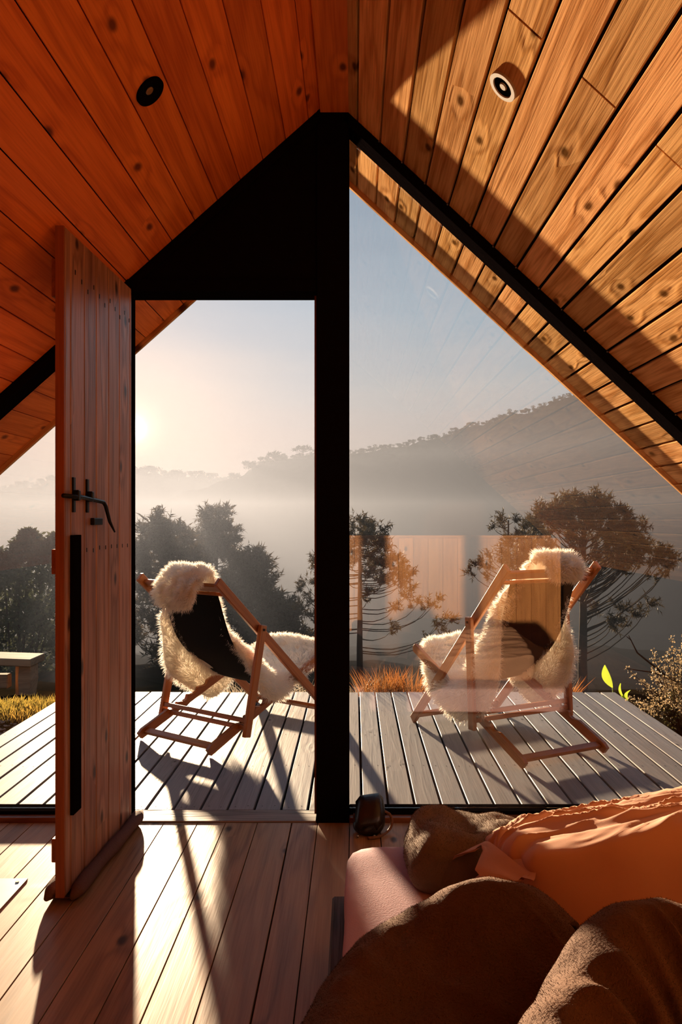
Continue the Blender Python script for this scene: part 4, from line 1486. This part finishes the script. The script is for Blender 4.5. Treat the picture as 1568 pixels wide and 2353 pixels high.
# piped edge where the panels meet
def soft_strip(name, pts, widths, dirs, mat, parent, world, wav, seed, nj=7):
    """ruffled strip of cloth hanging from a line"""
    n = len(pts)
    g = Geo()
    for i in range(n):
        for j in range(nj):
            t = j / (nj - 1)
            p = Vector(pts[i]) + Vector(dirs[i]) * widths[i] * t
            p += Vector((noise.noise((i * 0.5, t * 2, seed)), noise.noise((i * 0.5, t * 2, seed + 9)), noise.noise((i * 0.6, t * 2, seed + 20)))) * wav * t
            g.v.append(p)
    for i in range(n - 1):
        for j in range(nj - 1):
            a = i * nj + j
            g.f.append((a, a + 1, a + nj + 1, a + nj))
    k = len(g.v)
    g.v.extend([Vector(v) + Vector((0, 0.0, -0.002)) for v in g.v])
    g.f.extend([tuple(q + k for q in f[::-1]) for f in g.f])
    return g.build(name, mat, parent, world, True)
hem = catmull([(0.372, 1.56, 0.452), (0.325, 1.66, 0.462), (0.31, 1.74, 0.445), (0.30, 1.80, 0.40), (0.305, 1.83, 0.34)], 16)
soft_strip('open_hem', hem, [0.05 + 0.025 * math.sin(i * 0.8) for i in range(16)], [Vector((-0.75, -0.1, -0.35)).normalized()] * 16, M_PEACH, peach, pw, 0.016, 3.0)
flap = catmull([(0.40, 1.60, 0.470), (0.34, 1.63, 0.450), (0.29, 1.67, 0.405), (0.262, 1.70, 0.365)], 12)
soft_strip('hem_corner', flap, [0.065] * 12, [Vector((-0.35, -0.75, -0.30)).normalized()] * 12, M_PEACH, peach, pw, 0.012, 8.0)

def add_nap(o, count, length, width, mat, seed, zmin=-0.2):
    """short upright fibres over the upper side of a soft object"""
    rng = random.Random(seed)
    W = WM[o.name]
    me = o.data
    vs = [W @ v.co for v in me.vertices]
    polys = []
    acc, tot = [], 0.0
    for p in me.polygons:
        q = [vs[i] for i in p.vertices]
        n = (q[1] - q[0]).cross(q[2] - q[0])
        a = n.length
        if a < 1e-12:
            continue
        n /= a
        polys.append((q, n))
        tot += a
        acc.append(tot)
    flip = -1.0 if sum(n.z for q, n in polys) < 0 and o.name.startswith('fleece') else 1.0
    import bisect
    g = Geo()
    for _ in range(count):
        q, n = polys[min(bisect.bisect(acc, rng.random() * tot), len(polys) - 1)]
        n = n * flip
        if n.z < zmin:
            continue
        a, b = rng.random(), rng.random()
        if len(q) == 4:
            p = q[0] * (1 - a) * (1 - b) + q[1] * a * (1 - b) + q[2] * a * b + q[3] * (1 - a) * b
        else:
            if a + b > 1:
                a, b = 1 - a, 1 - b
            p = q[0] + (q[1] - q[0]) * a + (q[2] - q[0]) * b
        d = (n + rand_dir(rng) * 0.45 + noise.noise_vector(p * 35) * 0.6).normalized()
        s = d.cross(rand_dir(rng))
        if s.length < 1e-3:
            continue
        g.blade(p - n * 0.001, d, length * rng.uniform(0.6, 1.2), width, s.normalized())
    return tag(g.build('nap', mat, o, W), kind='stuff')

# fleece blankets: crest line with a steep far side and a long near side
def blanket(name, label, crest, inner, outer_drop, inner_len, inner_drop, folds, seed, out_bulge):
    n, m_out, m_in = 110, 16, 70
    C = catmull(crest, n)
    cen = sum(C, Vector()) / n
    world = T(cen.x, cen.y, 0.3)
    g = Geo()
    inner = Vector(inner).normalized()
    cols = m_out + m_in
    for i in range(n):
        t = i / (n - 1)
        tan = (C[min(i + 1, n - 1)] - C[max(i - 1, 0)]).normalized()
        o = Vector((-tan.y, tan.x, 0)).normalized()
        if o.dot(inner) > 0:
            o = -o
        for j in range(cols):
            if j < m_out:
                s = 1 - j / m_out           # 1 at the bottom, 0 at the crest
                a = s * math.pi * 0.5
                p = C[i] + o * (out_bulge * math.sin(a) ** 0.9) + Vector((0, 0, -outer_drop * (1 - math.cos(a)) - 0.02 * s))
                f = 1 - s * 0.7
                sx = -s * 0.2
            else:
                s = (j - m_out) / (m_in - 1)
                d = (inner * 0.8 - o * 0.2 * (1 - s)).normalized()
                p = C[i] + d * (inner_len * s) + Vector((0, 0, -inner_drop * (s ** 1.25) - 0.012 * s - 0.03 * sstep(0.0, 0.25, s)))
                f = 1.0
                sx = s
            d = folds(t, sx) * f
            d += 0.020 * noise.noise((p.x * 6, p.y * 6, seed)) * f + 0.006 * noise.noise((p.x * 24, p.y * 24, seed + 5)) * f
            p = p + Vector((0, 0, d)) + o * d * 0.35
            g.v.append(p)
    for i in range(n - 1):
        for j in range(cols - 1):
            a = i * cols + j
            g.f.append((a, a + 1, a + cols + 1, a + cols))
    o = g.build(name, M_FLEECE, None, world, True)
    md = o.modifiers.new('thickness', 'SOLIDIFY')
    md.thickness = 0.012
    md.offset = -1
    tag(o, label, 'blanket')
    add_nap(o, 60000, 0.0042, 0.0010, M_FLEECE, int(seed))
    return o

def foldsA(t, s):
    return 0.018 * max(0, noise.noise((t * 5 + s * 2.5, s * 1.5, 3))) + 0.014 * max(0.0, ridged((t * 4 - s * 1.5, s * 2.2, 6))) ** 3 * (0.2 + s if s > 0 else 0.2)
def foldsB(t, s):
    k = sstep(-0.02, 0.12, s)
    d = 0.010 * noise.noise((t * 7, s, 2))
    wob = 0.05 * noise.noise((s * 4, t * 2, 8))
    for t0, sl, wd, am in ((0.20, 0.10, 0.030, 0.030), (0.33, 0.05, 0.022, 0.050), (0.42, -0.06, 0.035, 0.055), (0.53, -0.22, 0.030, 0.040), (0.63, -0.10, 0.022, 0.045), (0.74, -0.2, 0.04, 0.05), (0.86, -0.2, 0.03, 0.04)):
        d += am * math.exp(-((t + wob - t0 - sl * s) / wd) ** 2) * k
    return d - 0.03 * k
blanket('fleece_blanket', 'smooth brown fleece blanket mound with a sunlit rim, left one at the bottom',
        [(-0.035, 0.72, 0.40), (-0.040, 0.95, 0.415), (-0.036, 1.10, 0.420), (-0.014, 1.22, 0.425), (0.028, 1.325, 0.438), (0.090, 1.395, 0.456), (0.17, 1.43, 0.474), (0.27, 1.44, 0.490), (0.345, 1.42, 0.478), (0.40, 1.38, 0.44)],
        (0.55, -0.84, 0), 0.22, 0.62, 0.16, foldsA, 2.0, 0.11)
blanket('fleece_blanket', 'deeply folded brown fleece blanket heap in the bottom right corner',
        [(0.17, 0.78, 0.47), (0.215, 0.90, 0.500), (0.275, 1.00, 0.518), (0.333, 1.08, 0.526), (0.40, 1.16, 0.545), (0.46, 1.21, 0.555), (0.51, 1.225, 0.557), (0.58, 1.22, 0.545), (0.78, 1.22, 0.52), (0.95, 1.18, 0.5)],
        (0.35, -0.94, 0), 0.22, 0.55, 0.20, foldsB, 6.0, 0.12)

add_nap(PILLOW, 26000, 0.005, 0.0011, M_TAUPE, 15)

# small dark leather pouch on the floor by the post
M_LEATHER = make_plain('dark_leather', (0.018, 0.012, 0.010), rough=0.32, spec=0.5, bump=0.12, bscale=90.0)
M_STRAP = make_plain('tan_braided_strap', (0.20, 0.085, 0.035), rough=0.5, spec=0.4, bump=0.6, bscale=160.0)
bagw = T(0.06, 2.86, 0)
bag = bpy.data.objects.new('leather_pouch', None)
put(bag, None, bagw)
tag(bag, 'small dark leather pouch with a looped strap on the floor beside the post', 'bag')
cor = [(-0.008, 2.790, 0.004), (0.116, 2.780, 0.004), (-0.008, 2.900, 0.004), (0.124, 2.905, 0.004),
       (0.000, 2.835, 0.080), (0.122, 2.83, 0.124), (-0.004, 2.895, 0.090), (0.108, 2.90, 0.134)]
rounded_block(14, cor, 3.4, 0.1, lambda p, q: 0.004 * noise.noise(p * 30), M_LEATHER, 'body', bag, bagw)
fl = catmull([(0.058, 2.905, 0.10), (0.058, 2.87, 0.130), (0.058, 2.825, 0.112), (0.055, 2.793, 0.075), (0.052, 2.783, 0.045)], 12)
g = Geo()
for i, p in enumerate(fl):
    for j in range(7):
        x = (j / 6 - 0.5) * (0.102 - 0.02 * (i > 9) * (i - 9))
        g.v.append(p + Vector((x, 0, 0.14 * x + 0.004 - 0.02 * (j in (0, 6)))))
for i in range(11):
    for j in range(6):
        a = i * 7 + j
        g.f.append((a, a + 1, a + 8, a + 7))
fo = g.build('flap', M_LEATHER, bag, bagw, True)
md = fo.modifiers.new('thickness', 'SOLIDIFY')
md.thickness = 0.004
tube('strap', M_STRAP, catmull([(0.112, 2.865, 0.075), (0.138, 2.86, 0.060), (0.144, 2.85, 0.030), (0.128, 2.83, 0.010), (0.09, 2.785, 0.008), (0.05, 2.775, 0.007)], 22), 0.0055, bag, 8)
tube('end_cap', M_STRAP, [(-0.004, 2.85, 0.052), (0.002, 2.85, 0.052)], 0.018, bag, 14)
for xx in (0.012, 0.075):
    tube('stud', M_PLATE, [(xx, 2.789, 0.010), (xx, 2.783, 0.010)], 0.005, bag, 8)
